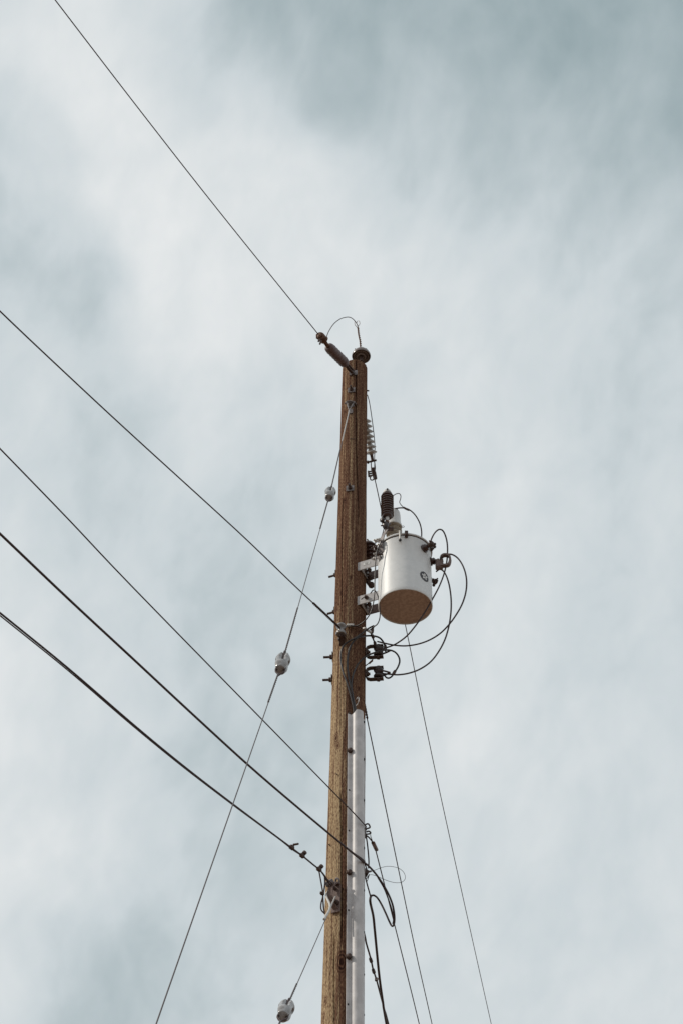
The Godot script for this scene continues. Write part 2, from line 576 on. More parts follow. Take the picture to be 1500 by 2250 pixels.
func build_pole() -> void:
	var pole := thing("utility_pole", "weathered brown wooden utility pole with long drying cracks", "pole", Vector3.ZERO)
	var mb := MB.new()
	var sides := 288
	var ys := []
	var y := -0.3
	while y < POLE_H - 0.012:
		ys.append(y)
		y += 0.06 if y < 4.4 else 0.014
	ys.append(POLE_H - 0.006); ys.append(POLE_H)
	var n_o := FastNoiseLite.new(); n_o.seed = 21; n_o.frequency = 1.0; n_o.fractal_octaves = 3
	for j in ys.size():
		var yy: float = ys[j]
		var ck := checks_at(yy)
		for i in sides + 1:
			var a := TAU * (float(i) / sides - 0.5)
			var x := a * 0.105
			var e := Vector3(sin(a), 0, cos(a))
			var r := pole_r(yy) * (1.0 + 0.022 * n_o.get_noise_3d(e.x * 1.1, yy * 0.45, e.z * 1.1)) + 0.0030 * n_o.get_noise_3d(e.x * 14.0, yy * 1.6, e.z * 14.0)
			for q in ck:
				var f: float = absf(x - q[0]) / q[1]
				if f < 1.0: r -= q[2] * (1.0 - f * f)
			if j == ys.size() - 1: r -= 0.004
			mb.v.append(Vector3(e.x * r, yy, e.z * r))
			mb.n.append(e)
			mb.uv.append(Vector2(float(i) / sides, wood_v(yy)))
	var st := sides + 1
	var rows := ys.size()
	for j in rows:          # normals from neighbours
		for i in st:
			var il := i - 1 if i > 0 else sides - 1
			var ir := i + 1 if i < sides else 1
			var du: Vector3 = mb.v[j * st + ir] - mb.v[j * st + il]
			var dv: Vector3 = mb.v[mini(j + 1, rows - 1) * st + i] - mb.v[maxi(j - 1, 0) * st + i]
			mb.n[j * st + i] = dv.cross(-du).normalized()
			if mb.n[j * st + i].dot(Vector3(mb.v[j * st + i].x, 0, mb.v[j * st + i].z)) < 0: mb.n[j * st + i] *= -1.0
	for j in rows - 1:
		for i in sides:
			var a := j * st + i
			mb.ix.append_array(PackedInt32Array([a, a + st, a + 1, a + 1, a + st, a + st + 1]))
	part(mb, "shaft", M.wood, pole)
	var top := MB.new()
	var c := top.vert(Vector3(0, POLE_H - 0.004, 0), Vector3.UP, Vector2(0.5, 0.01))
	for i in st:
		var p: Vector3 = mb.v[(rows - 1) * st + i]
		top.vert(p - Vector3(0, 0.0015, 0), Vector3.UP, Vector2(0.5 + p.x, 0.01 + p.z * 0.05))
	for i in sides: top.tri(c, c + 1 + i, c + 2 + i)
	part(top, "end_grain", M.wood_end, pole)
	# through bolts: square washer and threaded end on the near face
	for q in [[772, 858], [769, 1074]]:
		var p := on_pole(q[0], q[1], 0.001)
		var ax := Vector3(-0.17, 0, 0.985).normalized()
		front_bolt(pole, p, ax)
	# bolt ends that stick out to the left of the pole
	for q in [[734, 1253, 205.0], [730, 1334, 205.0], [729, 1441, 186.0], [727, 1491, 186.0]]:
		var yc := at_z(q[0], q[1], 0.0).y
		var p := side_of_pole(q[2], yc, 0.001)
		var ax := radial(p)
		var b := MB.new()
		rod(b, p, p + ax * 0.062, 0.008)
		nut(b, p + ax * 0.008, ax, 0.017, 0.014)
		var bo := part(b, "through_bolt", M.rust, pole)
		var w := MB.new()
		w.box(frame(p + ax * 0.003, ax), Vector3(0.052, 0.006, 0.052), 0.001)
		part(w, "washer", M.rust, bo)
	for q in [[725, 1857], [738, 2004], [741, 1702]]:       # small nails
		var p := on_pole(q[0], q[1])
		var b := MB.new()
		rod(b, p - radial(p) * 0.01, p + radial(p) * 0.012, 0.003, 8)
		part(b, "nail", M.rust, pole)
	# short horizontal shrinkage crack, drawn as an added dark rod across the grain
	var s := MB.new()
	s.tube(smooth([on_pole(766, 966, -0.002), on_pole(770, 964, 0.004), on_pole(776, 964, 0.004), on_pole(781, 965, -0.002)], 3), 0.0025, 6)
	part(s, "staple", M.rust, pole)

func front_bolt(parent: Node3D, p: Vector3, ax: Vector3) -> void:
	var b := MB.new()
	rod(b, p, p + ax * 0.05, 0.009)
	nut(b, p + ax * 0.009, ax, 0.017, 0.014)
	var bo := part(b, "through_bolt", M.rust, parent)
	var w := MB.new()
	w.box(frame(p + ax * 0.005, ax), Vector3(0.056, 0.006, 0.056), 0.001)
	part(w, "washer", M.galv, bo)

# ================================================================== insulators
func build_pin_insulator() -> void:
	var yb := at_z(793, 785, -0.03).y
	var o := Vector3(at_z(793, 785, -0.03).x, yb, -0.03)
	var t := thing("pin_insulator", "grey brown porcelain pin insulator on top of the pole", "insulator", o)
	var xf := Transform3D(Basis.IDENTITY, o)
	var b := MB.new()
	b.lathe([Vector2(0, 0.012), Vector2(0.018, 0.010), Vector2(0.026, 0.004), Vector2(0.030, -0.004), Vector2(0.036, -0.006), Vector2(0.040, 0.008), Vector2(0.046, 0.018),
		Vector2(0.052, 0.008), Vector2(0.056, 0.004), Vector2(0.061, 0.010), Vector2(0.064, 0.022), Vector2(0.069, 0.010), Vector2(0.0745, 0.006), Vector2(0.0765, 0.014), Vector2(0.0745, 0.028),
		Vector2(0.066, 0.048), Vector2(0.050, 0.062), Vector2(0.040, 0.068), Vector2(0.036, 0.074), Vector2(0.038, 0.082), Vector2(0.036, 0.090), Vector2(0.022, 0.096), Vector2(0, 0.097)], xf, 40)
	part(b, "porcelain_bell", M.porc_grey, t)
	var p := MB.new()
	rod(p, o + Vector3(0, 0.012, 0), o + Vector3(0, -0.05, 0), 0.013)
	p.strap([o + Vector3(0, -0.05, 0), o + Vector3(0.0, -0.09, -0.03), Vector3(o.x, o.y - 0.13, -0.095), Vector3(o.x, o.y - 0.5, -0.095)], Vector3.RIGHT, 0.04, 0.006)
	part(p, "pin_bracket", M.rust, t)
	var w := MB.new()
	var ring := []
	for k in 25:
		var a := TAU * k / 24.0
		ring.append(o + Vector3(cos(a) * 0.0395, 0.075, sin(a) * 0.0395))
	w.tube(ring, 0.0035, 6)
	w.tube(smooth([o + Vector3(-0.03, 0.08, 0.02), o + Vector3(-0.045, 0.085, 0.0), o + Vector3(-0.05, 0.10, 0.01)], 4), 0.0035, 6)
	w.tube(smooth([o + Vector3(0.035, 0.078, 0.01), o + Vector3(0.046, 0.09, 0.0), o + Vector3(0.04, 0.105, 0.01)], 4), 0.0035, 6)
	part(w, "tie_wire", M.wire, t)
	# twisted riser from the tie up to the jumper
	var pts := path([[792, 765, -0.03], [791, 750, -0.03], [788, 735, -0.03], [786, 718, -0.03]], 5)
	var tw := MB.new()
	tw.tube(twist(pts, 0.005, 0.05), 0.0042, 6)
	tw.tube(twist(pts, 0.005, 0.05, PI), 0.0042, 6)
	var lp := []
	for k in 15:
		var a := TAU * k / 14.0 * 0.93 - 1.4
		lp.append(at_z(786.5 + cos(a) * 3.4, 710 + sin(a) * 5.2, -0.03 + 0.01 * sin(a * 0.5)))
	tw.tube(lp, 0.0022, 6)
	tw.tube(path([[779, 706, -0.04], [779, 713, -0.03], [783, 718, -0.03], [786, 722, -0.03]], 4), 0.0025, 6)
	single(tw, "twisted_tie", M.copper, "short twisted copper tie rising from the pole top insulator", "wire", pts[0])

func build_strain_insulator() -> void:
	var A := Vector3(-0.52, 0, 0.853).normalized()
	var p0 := on_pole(775, 817, 0.02)
	var a := on_plane(760, 800.5, p0, A)
	var b := on_plane(721, 761.5, p0, A)
	var t := thing("strain_insulator", "purple brown cylindrical strain insulator anchoring the topmost line to the pole", "insulator", p0)
	var d := (b - a).normalized()
	var l := a.distance_to(b)
	var xf := frame(a, d)
	var prof := [Vector2(0, 0), Vector2(0.020, 0), Vector2(0.024, 0.004), Vector2(0.032, 0.010), Vector2(0.0385, 0.024)]
	var cnt := 6
	for k in cnt:
		var h := 0.03 + (l - 0.06) * k / cnt
		var st := (l - 0.06) / cnt
		prof.append(Vector2(0.0395, h + st * 0.2)); prof.append(Vector2(0.0420, h + st * 0.5)); prof.append(Vector2(0.0395, h + st * 0.8))
	prof.append_array([Vector2(0.0395, l - 0.026), Vector2(0.037, l - 0.012), Vector2(0.031, l - 0.004), Vector2(0.024, l - 0.001), Vector2(0.022, l), Vector2(0, l)])
	var m := MB.new()
	m.lathe(prof, xf, 36)
	part(m, "porcelain_body", M.porc_mauve, t)
	# clevis to the pole
	var c := MB.new()
	var up := Vector3.UP
	var sd := d.cross(up).normalized()
	c.strap([p0 + up * 0.012 - d * 0.01, p0 + up * 0.016 + (a - p0) * 0.5, a + up * 0.012 + d * 0.01], sd, 0.022, 0.007)
	c.strap([p0 - up * 0.022 - d * 0.01, p0 - up * 0.024 + (a - p0) * 0.5, a - up * 0.012 + d * 0.01], sd, 0.022, 0.007)
	rod(c, p0 + up * 0.03 + d * 0.012, p0 - up * 0.04 + d * 0.012, 0.008)
	rod(c, a + up * 0.022 - d * 0.006, a - up * 0.024 - d * 0.006, 0.007)
	part(c, "clevis", M.rust, t)
	var e := MB.new()
	var pb := on_pole(776, 820, 0.001)
	e.box(frame(pb + radial(pb) * 0.004, radial(pb)), Vector3(0.056, 0.007, 0.062), 0.001)
	rod(e, pb, p0 + d * 0.012, 0.011)
	part(e, "eye_bolt", M.galv, t)
	# dead end clamp with wrapped copper
	var c1 := on_plane(706, 741, p0, A)
	var k := thing("dead_end_clamp", "lumpy copper brown clamp of wrapped wire at end of the topmost line", "clamp", b)
	var g := MB.new()
	var axis := [b, b.lerp(c1, 0.5), c1]
	g.tube(twist(smooth(axis, 4), 0.008, 0.035), 0.009, 7)
	g.tube(twist(smooth(axis, 4), 0.008, 0.035, PI), 0.009, 7)
	part(g, "wrapped_grip", M.copper, k)
	var h := MB.new()
	var rgn := RandomNumberGenerator.new(); rgn.seed = 4
	for i in 6:
		var f := -0.02 + 0.013 * i
		var o: Vector3 = c1 - d * f
		var ring := []
		var tilt := Vector3(rgn.randf_range(-0.3, 0.3), rgn.randf_range(-0.3, 0.3), rgn.randf_range(-0.3, 0.3))
		var fx := frame(o, (d + tilt).normalized())
		for q in 13:
			var an := TAU * q / 12.0
			ring.append(fx * Vector3(cos(an) * 0.026, 0, sin(an) * (0.024 + 0.006 * rgn.randf())))
		h.tube(ring, 0.0065, 7)
	h.lathe([Vector2(0, -0.035), Vector2(0.018, -0.03), Vector2(0.023, 0.0), Vector2(0.019, 0.03), Vector2(0, 0.036)], frame(c1, d), 12)
	part(h, "wire_wraps", M.copper, k)
	var bl := MB.new()
	for q in [[[703, 746], [700, 750]], [[706, 748], [703, 756]]]:
		var s := on_plane(q[0][0], q[0][1], p0, A)
		var s2 := on_plane(q[1][0], q[1][1], p0, A)
		rod(bl, s, s2, 0.007, 8)
	part(bl, "clamp_bolt", M.rust, k)
	# overhead conductor
	line_a("primary_conductor", p0, A, [[700, 735], [480, 462], [300, 232], [122, 0]], 0.0039, M.wire, "thin bare power line reaching the very top of the pole from the strain insulator", "power line")
	# jumper from the clamp to the pin insulator
	var jp := path([[716, 745, 0.46], [722, 729, 0.40], [733, 712, 0.30], [747, 701, 0.2], [760, 697, 0.12], [769, 697.5, 0.05], [777, 703, 0.0], [784, 713, -0.03], [787, 724, -0.03]], 6)
	wire("jumper_wire", jp, 0.0034, M.wire, "thin jumper wire arching above the pole top between two insulators")

func line_a(called: String, p0: Vector3, dir: Vector3, px: Array, r: float, mat: Material, label: String, cat := "wire", lead := [], group := "") -> Array:
	# points on the vertical plane through p0 along dir; past the frame the line goes on towards the next pole
	var pts := []
	for q in lead: pts.append(q)
	for q in px: pts.append(on_plane(q[0], q[1], p0, dir))
	var m := pts.size()
	var e: Vector3 = pts[m - 1]
	var f: Vector3 = pts[m - 2]
	var slope := (e.y - f.y) / maxf(0.01, Vector2(e.x - f.x, e.z - f.z).length())
	slope = clampf(slope, -0.06, 0.03)
	for s in [0.5, 1.3, 2.6, 4.6, 8.0, 13.0, 20.0, 30.0]:
		pts.append(Vector3(e.x + dir.x * s, e.y + slope * s + (absf(slope) + 0.01) / 60.0 * s * s, e.z + dir.z * s))
	var path3 := smooth(pts, 5)
	wire(called, path3, r, mat, label, cat, group)
	return pts

func build_polymer_insulator() -> void:
	var B := Vector3(0.19, 0, -0.982).normalized()
	# it droops from the back of the pole to the clamp
	var c := at_z(818, 1013, -0.36)
	var st := at_z(798, 905, -0.14)
	var t := thing("polymer_insulator", "white polymer insulator with many thin sheds behind the pole", "insulator", st)
	var d := (c - st).normalized()
	var xf := frame(st, d)
	var prof := [Vector2(0, 0.03), Vector2(0.016, 0.03), Vector2(0.016, 0.05)]
	var h := 0.06
	var ln := st.distance_to(c)
	var sp0 := (ln - 0.11) / 7.0
	for k in 7:
		prof.append_array([Vector2(0.016, h), Vector2(0.024, h + 0.004), Vector2(0.045, h + 0.022), Vector2(0.047, h + 0.025), Vector2(0.045, h + 0.027), Vector2(0.016, h + 0.0295)])
		h += sp0
	prof.append_array([Vector2(0.016, h), Vector2(0, h)])
	var m := MB.new()
	m.lathe(prof, xf, 32)
	part(m, "shed_stack", M.white_poly, t)
	var r := MB.new()
	rod(r, xf * Vector3(0, h - 0.004, 0), c, 0.012)
	part(r, "end_fitting", M.rust, t)
	r = MB.new()
	rod(r, st - d * 0.02, xf * Vector3(0, 0.04, 0), 0.012)
	part(r, "end_fitting", M.rust, t)
	var eb := MB.new()
	rod(eb, Vector3(st.x * 0.4, st.y, -0.06), st, 0.010)
	nut(eb, Vector3(st.x * 0.55, st.y, -pole_r(st.y) - 0.012), Vector3(0.1, 0, -1), 0.02, 0.016)
	part(eb, "eye_bolt", M.galv, t)
	# dead end clamp: two cheek straps, a pin and a ring
	var e := on_plane(821, 1050, c, B)
	var k := thing("dead_end_clamp", "dark forked clamp with a ring hanging below the white polymer insulator", "clamp", c)
	var g := MB.new()
	var sd := d.cross(Vector3.UP).normalized()
	g.strap([c - sd * 0.014, c.lerp(e, 0.45) - sd * 0.016, c.lerp(e, 0.6) - sd * 0.012], Vector3.UP, 0.016, 0.007)
	g.strap([c + sd * 0.014, c.lerp(e, 0.45) + sd * 0.016, c.lerp(e, 0.6) + sd * 0.012], Vector3.UP, 0.016, 0.007)
	rod(g, c - sd * 0.04, c + sd * 0.03, 0.008)
	nut(g, c - sd * 0.034, -sd, 0.014, 0.012)
	part(g, "fork", M.rust, k)
	var bd := MB.new()
	bd.box(frame(c.lerp(e, 0.66), d, Vector3.UP), Vector3(0.030, 0.075, 0.026), 0.006)
	bd.box(frame(c.lerp(e, 0.86) + sd * 0.006, d, Vector3.UP), Vector3(0.024, 0.07, 0.030), 0.007)
	part(bd, "clamp_body", M.rust, k)
	var u := MB.new()
	for f in [0.58, 0.70, 0.82]:
		var o := c.lerp(e, f)
		rod(u, o - sd * 0.035, o + sd * 0.01, 0.006, 8)
		nut(u, o - sd * 0.036, -sd, 0.011, 0.01)
	part(u, "clamp_bolt", M.rust, k)
	var rg := MB.new()
	var o2 := on_plane(817, 1050, c, B)
	var ring := []
	for q in 21:
		var an := TAU * q / 20.0
		ring.append(o2 + sd * cos(an) * 0.017 + (d * 0.6 - Vector3.UP * 0.8).normalized() * sin(an) * 0.02)
	rg.tube(ring, 0.005, 8)
	part(rg, "ring", M.rust, k)
	var pts := []
	for q in [[821, 1046], [835, 1110], [890, 1375], [965, 1740], [1078, 2250]]: pts.append(on_plane(q[0], q[1], c, B))
	go_on(pts, B, 0.0)
	wire("primary_conductor", smooth(pts, 6), 0.0039, M.wire, "thin bare power line running away from the white polymer insulator past the tank", "power line")
	# tap from a staple on the pole edge down to the clamp
	var tp := [side_of_pole(-4.0, at_z(806, 866, 0.0).y, 0.004)]
	for q in [[811, 885, -0.04], [817, 925, -0.15], [821, 958, -0.25], [823, 985, -0.33], [822, 1003, -0.38]]: tp.append(at_z(q[0], q[1], q[2]))
	tp.append(c + sd * 0.012 + d * 0.02)
	tp.append(c.lerp(e, 0.5) + sd * 0.008)
	wire("tap_wire", smooth(tp, 6), 0.0034, M.wire, "thin tap wire dropping beside the pole edge to the forked clamp")
	var sp := MB.new()
	var q0 := side_of_pole(-2.0, at_z(807, 858, 0.0).y, -0.004)
	sp.tube(smooth([q0 + Vector3(0, -0.012, 0.008), q0 + Vector3(0.012, -0.01, 0.006), q0 + Vector3(0.02, 0.0, 0), q0 + Vector3(0.012, 0.01, -0.004), q0 + Vector3(0, 0.012, -0.006)], 5), 0.0034, 6)
	single(sp, "wire_staple", M.wire, "small wire staple on the pole edge where the thin tap wire starts", "staple", q0)

func go_on(pts: Array, dir: Vector3, slope: float) -> void:
	var e: Vector3 = pts[pts.size() - 1]
	for s in [1.5, 4.0, 8.0, 14.0, 22.0]:
		pts.append(e + dir * s + Vector3(0, slope * s + 0.0008 * s * s, 0))

# guy strain insulator in its own axes, y along the guy
var guy_proto: Node3D
func guy_insulator(o: Vector3, dir: Vector3, label: String) -> Node3D:
	var r: Node3D
	if guy_proto == null:
		r = Node3D.new()
		base[r] = Vector3.ZERO
		var mb := MB.new()
		var rows := 29
		var cols := 48
		var hl := 0.080
		var grid := []
		for j in rows:
			var f := float(j) / (rows - 1) * 2.0 - 1.0
			var h := hl * signf(f) * pow(absf(f), 0.85)
			var end := absf(h) / hl
			var rb := 0.036 * sqrt(maxf(0.0, 1.0 - pow(end, 16.0))) * (1.0 - 0.26 * pow(smoothstep(0.35, 1.0, end), 1.2))
			if j == 0 or j == rows - 1: rb = 0.0
			elif j == 1 or j == rows - 2: rb = 0.021
			if j == 1 or j == rows - 2: h = hl * 0.995 * signf(f)
			elif j == 2 or j == rows - 3: h = hl * 0.93 * signf(f)
			var row := []
			for i in cols:
				var a := TAU * i / cols
				var g := 0.0
				# groove pairs: one pair open to the top end, the other to the bottom end
				var ga := pow(absf(cos(a)), 18.0) * smoothstep(-0.030, -0.006, h)
				var gb := pow(absf(sin(a)), 18.0) * smoothstep(0.030, 0.006, h)
				g = maxf(ga, gb)
				var waist := 0.06 * exp(-pow(h / 0.02, 2.0))
				var rr := rb * (1.0 - 0.52 * g - waist)
				row.append(Vector3(cos(a) * rr, h, sin(a) * rr))
			grid.append(row)
		for j in rows:
			for i in cols + 1:
				var ii := i % cols
				var du: Vector3 = grid[j][(ii + 1) % cols] - grid[j][(ii + cols - 1) % cols]
				var dv: Vector3 = grid[mini(j + 1, rows - 1)][ii] - grid[maxi(j - 1, 0)][ii]
				var nn := dv.cross(du).normalized()
				if j == 0: nn = Vector3.DOWN
				elif j == rows - 1: nn = Vector3.UP
				elif nn.dot(grid[j][ii]) < 0: nn = -nn
				mb.vert(grid[j][ii], nn)
		for j in rows - 1:
			for i in cols:
				var a := j * (cols + 1) + i
				if j > 0: mb.tri(a, a + 1, a + cols + 1)
				if j < rows - 2: mb.tri(a + 1, a + cols + 2, a + cols + 1)
				elif j == rows - 2: mb.tri(a, a + 1, a + cols + 1)
		part(mb, "porcelain_body", M.porc_white, r)
		for s in [1.0, -1.0]:
			var lp := MB.new()
			var ring := []
			for q in [[0.0, 0.135], [0.006, 0.118], [0.019, 0.092], [0.0195, 0.05], [0.0185, 0.02], [0.017, -0.012], [0.010, -0.026], [0.0, -0.028]]: ring.append(q)
			for q in range(6, -1, -1): ring.append([-ring[q][0], ring[q][1]])
			var p3 := []
			for q in ring:
				p3.append(Vector3(q[0], q[1] * s, 0) if s > 0 else Vector3(0, q[1] * s, q[0]))
			lp.tube(smooth(p3, 4), 0.0042, 7)
			part(lp, "wire_loop", M.wire, r)
		guy_proto = r
	else:
		r = guy_proto.duplicate()
	r.name = numbered("guy_insulator")
	add_child(r)
	r.transform = frame(o, -dir, Vector3.BACK)
	tag(r, label, "insulator", "porcelain insulators on the guy wires")
	return r

func build_guys() -> void:
	var G := Vector3(-0.156, 0, 0.988).normalized()
	# upper guy
	var p0 := on_pole(769, 893, 0.03)
	var t := thing("guy_bracket", "small grey guy bracket with an eye near the pole top", "bracket", p0)
	var mb := MB.new()
	var pw := on_pole(771, 890, 0.0)
	mb.box(frame(pw + radial(pw) * 0.004, radial(pw), Vector3.UP), Vector3(0.055, 0.008, 0.05), 0.002)
	part(mb, "back_plate", M.galv, t)
	mb = MB.new()
	var pl := on_pole(770, 905, 0.0)
	mb.box(frame(pl + radial(pl) * 0.004, radial(pl), Vector3.UP), Vector3(0.05, 0.008, 0.035), 0.002)
	part(mb, "foot_plate", M.galv, t)
	mb = MB.new()
	var hk := on_pole(770, 889, 0.0)
	var R := Vector3.RIGHT
	mb.tube(smooth([hk + R * 0.04 + G * 0.006, hk + R * 0.03 + G * 0.024, hk + G * 0.034, hk - R * 0.03 + G * 0.024, hk - R * 0.04 + G * 0.006], 5), 0.007, 8)
	nut(mb, hk + G * 0.004, G, 0.018, 0.026)
	part(mb, "eye", M.galv, t)
	var p1 := on_plane(725, 1085, p0, G)
	var p2 := on_plane(620, 1457, p0, G)
	var p3 := on_plane(342, 2250, p0, G)
	var d1 := (p1 - p0).normalized()
	var d2 := (p2 - p1).normalized()
	var d3 := (p3 - p2).normalized()
	guy_insulator(p1, d1, "white porcelain guy insulator on the tall guy, the one close to the pole")
	guy_insulator(p2, d2, "white porcelain guy insulator halfway down the tall guy, out against the sky")
	var s0 := p0 + d1 * 0.11
	var y := MB.new()
	y.tube(smooth([hk - R * 0.028 + G * 0.03, hk - R * 0.022 + G * 0.03 - Vector3(0, 0.03, 0), s0], 4), 0.0045, 7)
	y.tube(smooth([hk + R * 0.03 + G * 0.028, hk + R * 0.02 + G * 0.03 - Vector3(0, 0.03, 0), s0], 4), 0.0045, 7)
	part(y, "thimble_loop", M.galv, t)
	guy_wire(s0 - d1 * 0.02, p1 - d1 * 0.13, 0.75, "bright grip and steel guy strand from the pole bracket to the first white insulator", true)
	guy_wire(p1 + d2 * 0.13, p2 - d2 * 0.13, 0.55, "long steel guy strand between the two white insulators of the tall guy")
	var gnd := p2 + d3 * (p2.y / -d3.y)
	guy_wire(p2 + d3 * 0.13, gnd - d3 * 0.02, 0.35, "steel guy strand slanting from the lower white insulator of the tall guy to the ground")
	# lower guy with the cable bracket
	var q0 := on_pole(738, 1967, 0.03)
	var q1 := on_plane(627, 2220, q0, G)
	var e := (q1 - q0).normalized()
	guy_insulator(q1, e, "large looking white porcelain insulator on the short lower guy under the cable bracket")
	guy_wire(q0 + e * 0.03, q1 - e * 0.13, 0.22, "short steel guy strand with a pale grip from the cable bracket", true)
	var gn2 := q1 + e * (q1.y / -e.y)
	guy_wire(q1 + e * 0.13, gn2 - e * 0.02, 0.25, "steel guy strand from the short lower guy's insulator to the ground")

func guy_wire(a: Vector3, b: Vector3, grip: float, label: String, pale := false) -> void:
	var l := a.distance_to(b)
	var t := thing("guy_wire", label, "guy wire", a, "guy wire strands")
	var m := MB.new()
	var pts := []
	for k in 13: pts.append(a.lerp(b, k / 12.0) - Vector3(0, 0.006 * l * 0.25 * (1.0 - pow(k / 6.0 - 1.0, 2.0)), 0))
	m.tube(pts, 0.0024, 8)
	part(m, "strand", M.strand, t)
	# preformed grips wound round each end
	var d := (b - a).normalized()
	for s in [[a, d], [b, -d]]:
		var g := MB.new()
		var gp := []
		for k in 9: gp.append(s[0] + s[1] * grip * k / 8.0)
		g.tube(twist(gp, 0.0024, 0.045, 0.0, 6.0), 0.0027, 6)
		g.tube(twist(gp, 0.0024, 0.045, PI, 6.0), 0.0027, 6)
		part(g, "preformed_grip", M.galv_light if pale and s[1] == d else M.strand, t)

# ================================================================== transformer
const TC := Vector3(0.358, 7.762, 0.17)
const TR := 0.1785
const TH := 0.497
func tk(deg: float, r: float, h: float) -> Vector3:
	return TC + Vector3(cos(deg_to_rad(deg)) * r, h, sin(deg_to_rad(deg)) * r)

func build_transformer() -> void:
	var t := thing("transformer", "white grey round transformer tank with black flower emblem hung beside the pole", "transformer", TC)
	var xf := Transform3D(Basis.IDENTITY, TC)
	var m := MB.new()
	m.lathe([Vector2(TR - 0.007, 0.014), Vector2(TR - 0.0065, 0.002), Vector2(TR - 0.005, 0.0), Vector2(TR - 0.002, 0.001), Vector2(TR, 0.005), Vector2(TR, 0.03), Vector2(TR, 0.25), Vector2(TR, TH - 0.032), Vector2(TR + 0.002, TH - 0.026), Vector2(TR + 0.002, TH - 0.018), Vector2(TR - 0.01, TH - 0.016)], xf, 96)
	part(m, "tank_wall", M.tank, t)
	m = MB.new()
	m.lathe([Vector2(0, 0.012), Vector2(0.08, 0.0125), Vector2(TR - 0.02, 0.013), Vector2(TR - 0.0115, 0.0125), Vector2(TR - 0.0085, 0.010), Vector2(TR - 0.0066, 0.0095)], xf, 64)
	part(m, "tank_bottom", M.tank_under, t, "brown mottled underside of the tank")
	m = MB.new()
	m.lathe([Vector2(TR - 0.012, TH - 0.017), Vector2(TR + 0.001, TH - 0.017), Vector2(TR + 0.001, TH - 0.009), Vector2(TR - 0.012, TH - 0.009)], xf, 64)
	part(m, "gasket", M.black, t)
	m = MB.new()
	m.lathe([Vector2(TR - 0.012, TH - 0.009), Vector2(TR + 0.010, TH - 0.010), Vector2(TR + 0.012, TH - 0.004), Vector2(TR + 0.009, TH + 0.003), Vector2(TR - 0.02, TH + 0.009), Vector2(0.1, TH + 0.02), Vector2(0, TH + 0.024)], xf, 96)
	part(m, "lid", M.tank, t)
	# lid clamps
	for a in [89.0, 20.0, -45.0, -100.0, 215.0]:
		var c := MB.new()
		var e := tk(a, 1, 0) - TC
		var wd := e.cross(Vector3.UP)
		c.strap([tk(a, TR + 0.004, TH - 0.038), tk(a, TR + 0.017, TH - 0.030), tk(a, TR + 0.018, TH + 0.008), tk(a, TR - 0.004, TH + 0.012)], wd, 0.022, 0.006)
		rod(c, tk(a, TR + 0.006, TH - 0.026), tk(a, TR + 0.03, TH - 0.026), 0.006, 8)
		part(c, "lid_clamp", M.rust, t)
	# lid bolt hanging in front
	var lb := MB.new()
	rod(lb, tk(101.5, TR + 0.018, TH + 0.012), tk(101.5, TR + 0.020, TH - 0.075), 0.0065)
	lb.box(frame(tk(101.5, TR + 0.010, TH + 0.008), Vector3.UP), Vector3(0.02, 0.012, 0.026), 0.002)
	var bo := part(lb, "lid_bolt", M.galv_light, t)
	var tip := MB.new()
	nut(tip, tk(101.5, TR + 0.020, TH - 0.08), Vector3.UP, 0.010, 0.014)
	part(tip, "nut", M.black, bo)
	# high voltage bushing with its animal guard
	var hb := Vector3(at_z(865, 1165, 0.17).x, TC.y + TH + 0.012, 0.165)
	var b := MB.new()
	var bprof := [Vector2(0, 0), Vector2(0.062, 0.0), Vector2(0.062, 0.012), Vector2(0.05, 0.016)]
	for k in 6:
		var h := 0.03 + 0.036 * k
		bprof.append_array([Vector2(0.040, h), Vector2(0.053, h + 0.008), Vector2(0.055, h + 0.013), Vector2(0.050, h + 0.018), Vector2(0.040, h + 0.024)])
	bprof.append_array([Vector2(0.03, 0.26), Vector2(0.02, 0.34), Vector2(0, 0.34)])
	b.lathe(bprof, Transform3D(Basis.IDENTITY, hb), 36)
	var bp := part(b, "high_voltage_bushing", M.porc_dull, t)
	b = MB.new()
	b.lathe([Vector2(0.044, 0.236), Vector2(0.052, 0.226), Vector2(0.056, 0.230), Vector2(0.054, 0.246), Vector2(0.048, 0.262), Vector2(0.046, 0.335), Vector2(0.042, 0.365), Vector2(0.034, 0.386), Vector2(0.020, 0.398), Vector2(0, 0.402)], Transform3D(Basis.IDENTITY, hb), 36)
	part(b, "animal_guard", M.guard, bp)
	b = MB.new()
	var lug := []
	for q in 13: lug.append(hb + Vector3(0.062 + 0.008 * cos(TAU * q / 12.0), 0.236 + 0.008 * sin(TAU * q / 12.0), 0.0))
	b.tube(lug, 0.002, 6)
	part(b, "pull_ring", M.galv, bp)
	# brackets towards the pole: pairs of plates, the far one coloured dark for the shade on it
	var u := Vector3(-cos(deg_to_rad(25)), 0, -sin(deg_to_rad(25)))       # from the tank to the pole
	var w := Vector3(-u.z, 0, u.x)                                          # across, away from the camera or towards it
	if w.z < 0: w = -w
	for hy in [[1236.0, 1228.0], [1311.0, 1313.0]]:
		var cp := at_z(800, hy[0] + 2.0, 0.125)
		var hc := cp.y
		var hang := MB.new()
		var L := 0.40 - 0.105 - TR + 0.105
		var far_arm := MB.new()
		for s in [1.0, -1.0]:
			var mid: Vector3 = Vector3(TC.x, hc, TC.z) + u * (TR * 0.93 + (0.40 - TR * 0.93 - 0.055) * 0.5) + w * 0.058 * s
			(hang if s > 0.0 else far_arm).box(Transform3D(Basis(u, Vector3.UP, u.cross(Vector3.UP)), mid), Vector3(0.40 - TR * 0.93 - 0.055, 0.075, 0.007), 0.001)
		var backp := Vector3(TC.x, hc, TC.z) + u * (0.40 - 0.110)
		hang.box(Transform3D(Basis(u, Vector3.UP, u.cross(Vector3.UP)), backp), Vector3(0.007, 0.074, 0.108), 0.001)
